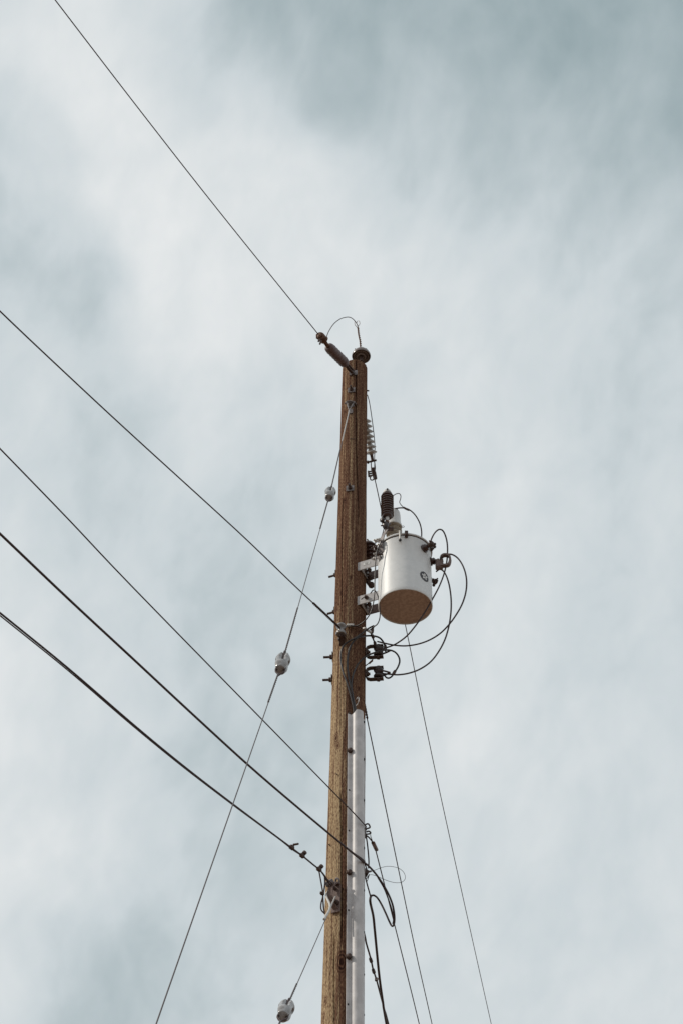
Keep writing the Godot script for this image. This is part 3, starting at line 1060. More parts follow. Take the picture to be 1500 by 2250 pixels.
		var hp := part(hang, "hanger_bracket", M.bracket, t)
		part(far_arm, "far_arm", M.rust_and_shade, hp)  # brown colour paints in the shadow of the pole on this arm
		var bm := MB.new()
		rod(bm, backp - u * 0.045, backp + u * 0.02, 0.009)
		nut(bm, backp - u * 0.025, -u, 0.018, 0.015)
		bm.box(frame(backp - u * 0.006, u), Vector3(0.04, 0.006, 0.04), 0.001)
		part(bm, "bolt", M.rust, hp)
		if hy[0] < 1300.0:
			var pn := Vector3(TC.x, hc + 0.006, TC.z) + u * 0.252 + w * (0.058 + 0.0045)
			var lp := MB.new()
			var lb3 := Basis(-u, Vector3.UP, (-u).cross(Vector3.UP))
			lp.box(Transform3D(lb3, pn), Vector3(0.044, 0.022, 0.002), 0.0004)
			var lpp := part(lp, "label_plate", M.white, hp)
			for k in 2:
				var tx := MB.new()
				tx.box(Transform3D(lb3, pn + Vector3(0, 0.005 - 0.009 * k, 0) + w * 0.0014), Vector3(0.03 - 0.006 * k, 0.0028, 0.001), 0.0002)
				part(tx, "text_line", M.black, lpp)
		else:
			var gl := MB.new()
			var o := Vector3(TC.x, hc, TC.z) + u * 0.248 + w * 0.062
			rod(gl, o - w * 0.01, o + w * 0.028, 0.007, 10)
			nut(gl, o + w * 0.002, w, 0.014, 0.014)
			gl.tube(smooth([o + w * 0.02, o + w * 0.02 + u * 0.025 - Vector3(0, 0.012, 0), o + w * 0.015 + u * 0.033 - Vector3(0, 0.014, 0)], 4), 0.0035, 6)
			part(gl, "ground_lug", M.rust, hp)
	# clutter of fittings between pole and tank under the upper bracket
	var fx := MB.new()
	for q in [[807, 1272, 0.0, 0.016], [812, 1268, 0.02, 0.014], [814, 1284, 0.01, 0.022], [808, 1280, -0.02, 0.014]]:
		var o := at_z(q[0], q[1], q[2])
		nut(fx, o - w * 0.02, w, q[3], 0.03)
		rod(fx, o - w * 0.03, o + w * 0.03, q[3] * 0.5, 8)
	part(fx, "pole_clamp", M.rust, t)
	# surge arrester bracket on the tank
	var ab := MB.new()
	ab.strap([tk(148, TR + 0.003, TH - 0.10), tk(148, TR + 0.02, TH - 0.05), tk(143, TR + 0.012, TH + 0.03), tk(136, TR - 0.002, TH + 0.085)], Vector3(0.7, 0, 0.7), 0.034, 0.006)
	ab.strap([tk(160, TR + 0.002, TH - 0.085), tk(158, TR + 0.03, TH - 0.06), tk(156, TR + 0.05, TH - 0.06)], Vector3.UP, 0.03, 0.006)
	ab.strap([tk(152, TR + 0.002, TH - 0.135), tk(160, TR + 0.02, TH - 0.12), tk(170, TR + 0.03, TH - 0.10)], Vector3.UP, 0.022, 0.006)
	var abp := part(ab, "arrester_bracket", M.galv, t)
	var rr := RandomNumberGenerator.new(); rr.seed = 8
	for q in [[148, 0.02, -0.045], [156, 0.035, -0.05], [162, 0.02, -0.085], [145, 0.03, -0.005], [152, 0.022, -0.115], [166, 0.03, -0.02], [170, 0.025, -0.10], [157, 0.03, 0.02]]:
		var o := tk(q[0], TR + q[1], TH + q[2])
		var e := (tk(q[0] + rr.randf_range(-30, 30), 1, 0) - TC).normalized()
		var bb := MB.new()
		rod(bb, o - e * 0.03, o + e * 0.025, 0.006, 8)
		nut(bb, o, e, 0.013, 0.013)
		part(bb, "bolt", M.rust if rr.randf() < 0.6 else M.galv_light, abp)
	# low voltage bushings with clamp terminals
	var lv := [[46.0, TH - 0.085, 0.0], [12.0, TH - 0.115, 0.0], [-30.0, TH - 0.15, 0.0]]
	for q in lv:
		var e := tk(q[0], 1, 0) - TC
		var o := tk(q[0], TR - 0.002, q[1])
		var lx := frame(o, e)
		var p := MB.new()
		p.lathe([Vector2(0, 0), Vector2(0.030, 0.0), Vector2(0.031, 0.008), Vector2(0.024, 0.012), Vector2(0.022, 0.018), Vector2(0.026, 0.022), Vector2(0.020, 0.030), Vector2(0.013, 0.034), Vector2(0.013, 0.04), Vector2(0, 0.04)], lx, 20)
		var pp := part(p, "low_voltage_bushing", M.porc_brown, t)
		var c := MB.new()
		rod(c, lx * Vector3(0, 0.035, 0), lx * Vector3(0, 0.085, 0), 0.009)
		nut(c, lx * Vector3(0, 0.046, 0), e, 0.016, 0.012)
		c.box(lx * Transform3D(Basis.IDENTITY, Vector3(0, 0.072, 0)), Vector3(0.034, 0.02, 0.026), 0.003)
		for s in [-1.0, 1.0]:
			rod(c, lx * Vector3(0.009 * s, 0.072, -0.026), lx * Vector3(0.012 * s, 0.074, 0.03), 0.006, 8)
			nut(c, lx * Vector3(0.012 * s, 0.074, 0.022), lx.basis.z, 0.011, 0.01)
		part(c, "terminal_clamp", M.rust, pp)
	# grounding strap: a flat loop beside the middle terminal
	var gs := MB.new()
	var o3 := tk(12.0, TR + 0.07, TH - 0.125)
	var ex := Vector3(0.98, 0, 0.2).normalized()
	gs.strap(smooth([o3 + Vector3(0, 0.03, 0.01), o3 + ex * 0.02 + Vector3(0, 0.044, 0.01), o3 + ex * 0.05 + Vector3(0, 0.034, 0.01), o3 + ex * 0.060 + Vector3(0, 0.0, 0.01), o3 + ex * 0.048 + Vector3(0, -0.046, 0.01), o3 + ex * 0.02 + Vector3(0, -0.052, 0.01), o3 + Vector3(-0.01, -0.05, 0.01)], 4), Vector3(-0.2, 0.0, 0.98), 0.03, 0.013)
	gs.box(frame(o3 + Vector3(-0.015, -0.03, 0), Vector3.UP), Vector3(0.05, 0.075, 0.04), 0.006)
	part(gs, "ground_strap", M.rust_and_shade, t)
	# emblem: black disc with a flower of five white petals, following the tank's curve
	var ea := 47.0
	var eh := 0.0
	var ep := at_z(931, 1267, TC.z + TR * sin(deg_to_rad(ea)))
	eh = ep.y - TC.y
	var em := MB.new()
	patch(em, ea, eh, 0.0395, 0.0395, 0.0, TR + 0.0012, 0.0, 0.0)
	var emp := part(em, "emblem_disc", M.emblem, t)
	for k in 5:
		var pm := MB.new()
		var an := TAU * k / 5.0 + 0.3
		patch(pm, ea, eh, 0.0072, 0.0110, an, TR + 0.0022, cos(an) * 0.0160, sin(an) * 0.0160)
		part(pm, "petal", M.white, emp)

func patch(mb: MB, deg: float, h: float, rx: float, ry: float, turn: float, r: float, ox: float, oy: float) -> void:
	# an ellipse on the tank wall; ry lies along turn
	var s := mb.v.size()
	var rings := 4
	var segs := 28
	var put := func(x: float, y: float):
		var a := deg_to_rad(deg) - x / TR
		var e := Vector3(cos(a), 0, sin(a))
		mb.vert(TC + e * r + Vector3(0, h + y, 0), e)
	put.call(ox, oy)
	for j in range(1, rings + 1):
		for i in segs:
			var a := TAU * i / segs
			var lx := cos(a) * ry * j / rings
			var ly := sin(a) * rx * j / rings
			put.call(ox + lx * cos(turn) - ly * sin(turn), oy + lx * sin(turn) + ly * cos(turn))
	for i in segs:
		mb.tri(s, s + 1 + i, s + 1 + (i + 1) % segs)
	for j in rings - 1:
		for i in segs:
			var a := s + 1 + j * segs + i
			var b := s + 1 + j * segs + (i + 1) % segs
			mb.quad(a, b, b + segs, a + segs)

func build_arrester() -> void:
	var z := 0.285
	var top := at_z(851, 1082, z)
	var bot := at_z(849, 1138, z)
	var o := Vector3(0.5 * (top.x + bot.x), bot.y, z)
	var l := top.y - bot.y
	var t := thing("surge_arrester", "dark brown ribbed surge arrester with a pale metal cap above the tank", "surge arrester", o)
	var prof := [Vector2(0, 0.0), Vector2(0.022, 0.0), Vector2(0.030, 0.006), Vector2(0.034, 0.016), Vector2(0.036, 0.022)]
	var cnt := 9
	var st := (l - 0.05) / cnt
	for k in cnt:
		var h := 0.024 + st * k
		prof.append_array([Vector2(0.0425, h), Vector2(0.0445, h + st * 0.12), Vector2(0.0430, h + st * 0.34), Vector2(0.034, h + st * 0.55), Vector2(0.0335, h + st * 0.85)])
	prof.append_array([Vector2(0.036, l - 0.022), Vector2(0.024, l - 0.018), Vector2(0, l - 0.018)])
	var m := MB.new()
	m.lathe(prof, Transform3D(Basis.IDENTITY, o), 40)
	part(m, "ribbed_housing", M.porc_brown, t)
	m = MB.new()
	m.lathe([Vector2(0.029, l - 0.02), Vector2(0.029, l - 0.004), Vector2(0.024, l + 0.010), Vector2(0, l + 0.010)], Transform3D(Basis.IDENTITY, o), 24)
	var cap := part(m, "metal_cap", M.galv_light, t)
	m = MB.new()
	m.box(Transform3D(Basis.IDENTITY, o + Vector3(0, l + 0.0, 0.026)), Vector3(0.012, 0.02, 0.014), 0.002)
	part(m, "terminal", M.black, cap)
	# foot: stud, strap collar and disconnector
	m = MB.new()
	rod(m, o + Vector3(0, 0.004, 0.004), o + Vector3(-0.002, -0.035, 0.004), 0.013)
	var stud := part(m, "stud", M.galv_light, t)
	m = MB.new()
	nut(m, o + Vector3(-0.002, -0.05, 0.004), Vector3.UP, 0.014, 0.022)
	part(m, "nut", M.copper, stud)
	m = MB.new()
	m.strap(smooth([o + Vector3(-0.034, 0.010, 0.01), o + Vector3(-0.036, -0.03, 0.01), o + Vector3(-0.03, -0.055, 0.005), o + Vector3(0.0, -0.066, 0.0), o + Vector3(0.022, -0.05, -0.005)], 3), Vector3(0.2, 0, 1), 0.022, 0.005)
	part(m, "clamp_strap", M.galv, t)
	m = MB.new()
	m.lathe([Vector2(0, -0.105), Vector2(0.012, -0.103), Vector2(0.020, -0.09), Vector2(0.024, -0.068), Vector2(0.018, -0.05), Vector2(0, -0.048)], Transform3D(Basis.IDENTITY, o + Vector3(-0.012, 0, 0)), 18)
	m.lathe([Vector2(0, 0.0), Vector2(0.016, 0.0), Vector2(0.019, 0.006), Vector2(0.018, 0.02), Vector2(0.010, 0.026), Vector2(0, 0.026)], frame(o + Vector3(-0.025, -0.04, 0.012), Vector3(-0.8, 0.1, 0.5)), 14)
	part(m, "disconnector", M.porc_dark, t)
	m = MB.new()
	rod(m, o + Vector3(-0.012, -0.10, 0), o + Vector3(-0.014, -0.135, 0), 0.006)
	rod(m, o + Vector3(0.006, -0.07, 0.0), o + Vector3(-0.045, -0.085, 0.01), 0.005)
	m.box(Transform3D(Basis.IDENTITY, o + Vector3(0.018, -0.085, -0.02)), Vector3(0.05, 0.02, 0.03), 0.003)
	part(m, "mounting_arm", M.rust, t)
	# leads
	var zt := 0.2
	wire("arrester_lead", path([[859, 1092, z + 0.01], [864, 1088.5, z], [870, 1085, 0.26], [876, 1084.5, 0.24], [879.5, 1089, 0.22], [879, 1096, 0.21], [877, 1103, 0.2], [879, 1108, 0.2], [886, 1115, 0.19], [892, 1118, 0.18]], 6), 0.0030, M.wire, "thin kinked lead from the surge arrester cap to the thicker lead")
	var pl := path([[858, 1121, 0.17], [866, 1118, zt], [878, 1116, zt], [888, 1116.5, 0.19], [898, 1120, 0.17], [908, 1128, 0.14], [916, 1139, 0.10], [922, 1152, 0.06], [925, 1167, 0.03], [925, 1181, 0.0], [924, 1194, -0.02]], 6)
	wire("bushing_lead", pl, 0.0048, M.wire, "thicker black lead arching from the bushing behind the tank lid")
	var sp := MB.new()
	sp.tube(path([[886, 1114.5, 0.19], [889, 1117, 0.19], [894, 1119.5, 0.18], [898, 1121.5, 0.17]], 4), [0.004, 0.0062, 0.0072, 0.0074, 0.0074, 0.0074, 0.0074, 0.0074, 0.0074, 0.0070, 0.0062, 0.0055, 0.005], 8)
	single(sp, "splice_sleeve", M.rust, "small dark splice where the two arched leads meet", "connector", at_z(892, 1118, 0.18))

func build_cutout() -> void:
	var o := Vector3(at_z(813, 1216, -0.16).x, at_z(813, 1222, -0.16).y, -0.16)
	var t := thing("cutout_insulator", "dark brown ribbed porcelain body between the pole and the tank", "insulator", o)
	var m := MB.new()
	var prof := [Vector2(0, -0.06), Vector2(0.03, -0.06)]
	for k in 5:
		var h := -0.055 + 0.034 * k
		prof.append_array([Vector2(0.036, h), Vector2(0.050, h + 0.006), Vector2(0.051, h + 0.012), Vector2(0.040, h + 0.022), Vector2(0.036, h + 0.03)])
	prof.append_array([Vector2(0.035, 0.117), Vector2(0.026, 0.126), Vector2(0, 0.128)])
	m.lathe(prof, frame(o, Vector3(-0.12, 1, 0.05)), 28)
	part(m, "ribbed_body", M.porc_brown, t)
	m = MB.new()
	rod(m, o + Vector3(-0.012, 0.12, 0.0), o + Vector3(-0.022, 0.165, 0.0), 0.006)
	rod(m, o + Vector3(0, 0.11, 0), o + Vector3(0.05, 0.10, 0.0), 0.008)
	part(m, "terminal", M.rust, t)
	m = MB.new()
	var pp := side_of_pole(-50.0, o.y, -0.004)
	m.strap([pp, (pp + o) * 0.5 + Vector3(0, 0.0, -0.02), o], Vector3.UP, 0.05, 0.007)
	part(m, "mounting_arm", M.galv, t)
	wire("cutout_lead", path([[818, 1199, -0.14], [824, 1193, -0.06], [831, 1187, 0.05], [838, 1178, 0.15], [843, 1160, 0.22], [845, 1150, 0.27]], 6), 0.0032, M.wire, "thin lead slanting from the brown porcelain body up to the arrester")

# ================================================================== secondary hardware
func spool_clevis(px: float, py: float, ang: float, label: String) -> Vector3:
	var dir := Vector3(cos(deg_to_rad(ang)), 0, sin(deg_to_rad(ang)))
	var y := at_z(px, py, 0.0).y
	var o := dir * (pole_r(y) + 0.001) + Vector3(0, y, 0)
	var t := thing("spool_clevis", label, "clevis", o, "spool clevises under the transformer")
	var w := dir.cross(Vector3.UP).normalized()
	var m := MB.new()
	var hh := 0.046
	var L := 0.115
	m.strap([o + dir * L + Vector3(0, hh, 0), o + dir * 0.03 + Vector3(0, hh, 0), o + dir * 0.012 + Vector3(0, hh - 0.008, 0), o + dir * 0.004 + Vector3(0, hh - 0.026, 0), o + dir * 0.004 - Vector3(0, hh - 0.026, 0), o + dir * 0.012 - Vector3(0, hh - 0.008, 0), o + dir * 0.03 - Vector3(0, hh, 0), o + dir * L - Vector3(0, hh, 0)], w, 0.030, 0.007)
	part(m, "clevis_strap", M.rust, t)
	m = MB.new()
	var c := o + dir * (L - 0.032)
	m.lathe([Vector2(0, -0.036), Vector2(0.025, -0.036), Vector2(0.031, -0.030), Vector2(0.032, -0.022), Vector2(0.026, -0.012), Vector2(0.021, 0.0), Vector2(0.026, 0.012), Vector2(0.032, 0.022), Vector2(0.031, 0.030), Vector2(0.025, 0.036), Vector2(0, 0.036)], Transform3D(Basis.IDENTITY, c), 28)
	part(m, "spool", M.porc_dark, t)
	m = MB.new()
	rod(m, c + Vector3(0, 0.058, 0), c - Vector3(0, 0.06, 0), 0.008)
	nut(m, c + Vector3(0, 0.046, 0), Vector3.UP, 0.015, 0.010)
	nut(m, c - Vector3(0, 0.058, 0), Vector3.UP, 0.014, 0.010)
	part(m, "pin", M.rust, t)
	m = MB.new()
	nut(m, o + dir * 0.008, dir, 0.017, 0.014)
	rod(m, o, o + dir * 0.03, 0.009)
	part(m, "bolt", M.rust, t)
	# conductor tied round the spool
	m = MB.new()
	for k in 3:
		var ring := []
		for q in 17:
			var a := -PI * 0.75 + 1.5 * PI * q / 16.0
			ring.append(c + (dir * cos(a) + w * sin(a)) * 0.026 + Vector3(0, -0.006 + 0.006 * k, 0))
		m.tube(ring, 0.0045, 6)
	m.tube(smooth([c + w * 0.03, c + dir * 0.035 + w * 0.022, c + dir * 0.075], 4), 0.006, 7)
	m.tube(smooth([c - w * 0.03, c + dir * 0.035 - w * 0.022, c + dir * 0.075], 4), 0.006, 7)
	part(m, "tie_wire", M.wire, t)
	return c

func build_secondary() -> void:
	var s1 := spool_clevis(822, 1437, 8.0, "upper of two dark spool clevises on the pole side below the tank")
	var s2 := spool_clevis(822, 1485, 8.0, "lower of two dark spool clevises on the pole side below the tank")
	var zt := TC.z
	# loops from the low voltage terminals
	var e1 := path([[944, 1196, 0.34], [947, 1184, 0.335], [954, 1171, 0.32], [963, 1163.5, 0.30], [971, 1165.5, 0.28], [977, 1176, 0.26], [981, 1192, 0.24], [982, 1212, 0.23], [980, 1236, 0.23], [974, 1262, 0.23], [963, 1290, 0.23], [948, 1318, 0.22], [930, 1349, 0.20], [911, 1376, 0.18], [893, 1397, 0.14], [875, 1411, 0.10], [860, 1419, 0.06], [843, 1424.5, 0.02], [833, 1428, 0.01]], 6)
	wire("service_cable", e1, 0.0052, M.wire, "black cable looping above the front terminal of the tank, then down to the upper clevis", "cable", "cables looping off the transformer")
	var e2 := path([[968, 1220, 0.20], [980, 1218, 0.20], [992, 1218.5, 0.2], [1004, 1226, 0.2], [1014, 1240, 0.2], [1021, 1258, 0.2], [1024, 1279, 0.2], [1022, 1302, 0.19], [1015, 1325, 0.18], [1004, 1346, 0.17], [988, 1369, 0.15], [968, 1390, 0.12], [945, 1405, 0.10], [920, 1414.5, 0.08], [893, 1419, 0.06], [868, 1418, 0.05], [847, 1414, 0.04], [828, 1409.5, 0.03]], 6)
	wire("service_cable", e2, 0.0054, M.wire, "black cable making the widest loop out to the sky beside the tank", "cable", "cables looping off the transformer")
	var e3 := path([[957, 1256, 0.06], [965, 1251, 0.06], [973, 1255, 0.06], [980, 1267, 0.06], [986, 1287, 0.06], [989.5, 1312, 0.06], [990, 1336, 0.06], [988, 1358, 0.06], [984, 1380, 0.06], [976, 1406, 0.06], [963, 1431, 0.05], [945, 1454, 0.05], [922, 1470, 0.04], [898, 1479, 0.03], [875, 1482.5, 0.02], [856, 1481.5, 0.01], [840, 1480, 0.01]], 6)
	wire("service_cable", e3, 0.0054, M.wire, "black cable hanging from the back of the tank down to the lower clevis", "cable", "cables looping off the transformer")
	# riser cables
	var r1 := [[779, 1590, 0.112], [777, 1560, 0.119], [770, 1528, 0.128], [762, 1500, 0.135], [754, 1478, 0.135], [749.5, 1458, 0.135], [748.5, 1438, 0.14], [753, 1421, 0.145], [765, 1410, 0.15], [780, 1402, 0.15], [794, 1392, 0.13], [807, 1382, 0.11], [816, 1377, 0.1], [821, 1375, 0.1]]
	wire("riser_cable", path(r1, 6), 0.0058, M.wire_sheen, "black riser cable bowing furthest round the pole front above the grey guard", "cable", "cables rising out of the grey guard")
	var r2 := [[781, 1590, 0.111], [779.5, 1560, 0.116], [773, 1520, 0.122], [767, 1493, 0.125], [763.5, 1468, 0.126], [764, 1442, 0.13], [769, 1421, 0.135], [780, 1405, 0.14], [792, 1399, 0.12], [806, 1397, 0.08], [820, 1397.5, 0.05], [832, 1401, 0.03], [840, 1409, 0.02], [845, 1420, 0.02], [846, 1431, 0.02]]
	wire("riser_cable", path(r2, 6), 0.0062, M.wire_sheen, "middle black riser cable passing over the upper clevis", "cable", "cables rising out of the grey guard")
	var r3 := [[783, 1590, 0.110], [781, 1560, 0.113], [774, 1525, 0.118], [772, 1503, 0.120], [775, 1484, 0.120], [783, 1464, 0.118], [793, 1451, 0.12], [806, 1441, 0.12], [822, 1434, 0.11], [840, 1429, 0.09], [855, 1428.5, 0.07], [867, 1433, 0.05], [875, 1443, 0.04], [877, 1454, 0.03], [873, 1466, 0.02], [866, 1477, 0.015], [860, 1486, 0.01], [853, 1490, 0.01], [847, 1488, 0.01], [843, 1482, 0.01]]
	wire("riser_cable", path(r3, 6), 0.0058, M.wire_sheen, "black riser cable crossing the upper clevis and curling to the lower clevis", "cable", "cables rising out of the grey guard")
	# taped connectors
	for q in [[[[818, 1382, 0.1], [816, 1392, 0.09]], "between the thin ground wire and the riser cable end"], [[[816, 1394, 0.08], [820, 1403, 0.06]], "just under the tapped riser cable end"], [[[822, 1409, 0.04], [824, 1420, 0.02]], "standing on top of the upper clevis"], [[[845, 1417, 0.02], [846, 1429, 0.02]], "at the tip of the upper clevis"], [[[868, 1473, 0.018], [862, 1483, 0.012]], "on the curl beside the lower clevis"]]:
		var a := at_z(q[0][0][0], q[0][0][1], q[0][0][2])
		var b := at_z(q[0][1][0], q[0][1][1], q[0][1][2])
		var m := MB.new()
		m.tube([a, a.lerp(b, 0.12), a.lerp(b, 0.3), a.lerp(b, 0.7), a.lerp(b, 0.88), b], [0.006, 0.0095, 0.0105, 0.0105, 0.0095, 0.006], 10)
		single(m, "taped_connector", M.rust, "dark taped wire connector " + q[1], "connector", a, "taped wire connectors")
	wire("link_wire", path([[821, 1375, 0.1], [817, 1386, 0.095], [815, 1394, 0.085], [819, 1404, 0.06], [822, 1411, 0.035]], 6), 0.0052, M.wire, "short dark link dropping from the riser cable end to the clevis top")
	# ground wires at the left of the tank
	wire("ground_wire", path([[838, 1190, 0.30], [832, 1200, 0.30], [827, 1213, 0.29], [824.5, 1232, 0.28], [823.5, 1255, 0.26], [822.5, 1280, 0.25], [822, 1305, 0.24], [819, 1327, 0.22], [813, 1347, 0.2], [802, 1363, 0.18], [790, 1372, 0.15], [780, 1375.5, 0.13], [770, 1375, 0.125]], 6), 0.0040, M.wire_sheen, "thin ground wire dropping along the left side of the tank to the neutral spool")
	wire("ground_wire", path([[813, 1304, 0.19], [818, 1297.5, 0.2], [822, 1297, 0.2], [827, 1304, 0.2], [832, 1320, 0.2], [834, 1340, 0.19], [833.5, 1357, 0.17], [829, 1370, 0.14], [821, 1377, 0.11], [812, 1384, 0.09], [804, 1387, 0.08]], 6), 0.0038, M.wire_sheen, "thin ground wire curling from the lower bracket lug past the tank's underside")
	wire("ground_wire", path([[773, 1374.5, 0.125], [784, 1376, 0.115], [794, 1380, 0.105], [801, 1384, 0.09], [808, 1387, 0.085], [813, 1391, 0.085], [817, 1396, 0.08]], 6), 0.0036, M.wire, "short thin ground wire from the silver wrap to the taped connector")
	var cl := MB.new()
	var c0 := at_z(798, 1382, 0.1)
	nut(cl, c0, Vector3(0.6, -0.3, 0.7), 0.011, 0.022)
	rod(cl, c0 + Vector3(0.012, 0, 0), c0 + Vector3(0.05, -0.03, 0), 0.008, 8)
	single(cl, "split_bolt", M.galv_light, "small bright split bolt connector on the short ground wire", "connector", c0)
	wire("drop_tail", path([[797, 1466, -0.02], [806, 1460, 0.0], [811, 1456, 0.02], [816, 1452, 0.03], [819, 1447, 0.04]], 5), 0.0035, M.wire, "short wire tail under the upper clevis")
	var sl := MB.new()
	sl.tube(path([[810, 1458, 0.02], [814, 1454, 0.025], [818, 1451, 0.03]], 3), 0.0065, 8)
	single(sl, "sleeve", M.copper, "small brass sleeve on the wire tail under the upper clevis", "connector", at_z(814, 1454, 0.025))
	# neutral spool on the front of the pole, with the twisted dead end
	var y0 := at_z(749, 1384, 0.14).y
	var c := at_z(749, 1384, 0.165)
	var ax := Vector3(-0.45, 0, 0.89).normalized()
	var wv := ax.cross(Vector3.UP).normalized()
	var pb := ax * (pole_r(y0) + 0.001) + Vector3(0, c.y - 0.01, 0)
	var t := thing("neutral_spool", "pale porcelain spool in a dark clevis on the pole front holding the twisted line", "insulator", pb)
	var up := Vector3(0, 1, 0)
	var m := MB.new()
	m.lathe([Vector2(0, -0.040), Vector2(0.020, -0.042), Vector2(0.031, -0.040), Vector2(0.034, -0.030), Vector2(0.030, -0.020), Vector2(0.019, -0.008), Vector2(0.019, 0.008), Vector2(0.029, 0.020), Vector2(0.033, 0.028), Vector2(0.030, 0.038), Vector2(0.020, 0.042), Vector2(0, 0.042)], Transform3D(Basis.IDENTITY, c), 30)
	part(m, "spool", M.porc_white, t)
	m = MB.new()
	m.strap([c + up * 0.046 + ax * 0.015, c + up * 0.046 - ax * 0.03, pb + up * 0.04 + ax * 0.006, pb - up * 0.06 + ax * 0.006, c - up * 0.048 - ax * 0.03, c - up * 0.048 + ax * 0.015], wv, 0.036, 0.006)
	part(m, "clevis_strap", M.rust, t)
	m = MB.new()
	rod(m, c + up * 0.056, c - up * 0.062, 0.008)
	nut(m, c - up * 0.058, up, 0.015, 0.010)
	rod(m, pb - up * 0.03, pb - up * 0.03 + ax * 0.04 + wv * 0.01, 0.009)
	nut(m, pb - up * 0.03 + ax * 0.012, ax, 0.017, 0.014)
	part(m, "pin", M.rust, t)
	var A := Vector3(-0.53, 0, 0.848).normalized()
	var st := c + wv * -0.022
	var pts := line_a("neutral_line", st, A, [[706, 1342], [640, 1280], [520, 1165], [290, 955], [150, 825], [0, 683]], 0.0039, M.wire, "thin bare line dead ended on the pale spool at the pole front", "power line", [c + ax * 0.02])
	var g := MB.new()
	var gp := []
	for k in 9: gp.append((c + ax * 0.022).lerp(pts[1], k / 8.0))
	gp.append_array([pts[1].lerp(pts[2], 0.15), pts[1].lerp(pts[2], 0.3)])
	for k in 3: g.tube(twist(gp, 0.0052, 0.05, TAU * k / 3.0, 8.0), 0.0036, 6)
	single(g, "preformed_grip", M.wire, "dark twisted grip wound on the line at the pale spool", "grip", gp[0])
	var wr := MB.new()
	var wa := on_pole(761, 1374.5, 0.016)
	var wb := on_pole(777, 1374.5, 0.016)
	wr.tube(smooth([c + wv * 0.02, c.lerp(wa, 0.6), wa, wb], 4), 0.0035, 6)
	wr.tube(twist([wa, wa.lerp(wb, 0.5), wb], 0.0075, 0.0085, 0.0, 9.0), 0.0033, 6)
	wr.tube(twist([wa + up * 0.004, wb + up * 0.004], 0.0075, 0.0085, 2.0, 9.0), 0.0033, 6)
	single(wr, "wire_wrap", M.galv_light, "bright silver wire wrapped in tight turns beside the pale spool", "wire", wa)

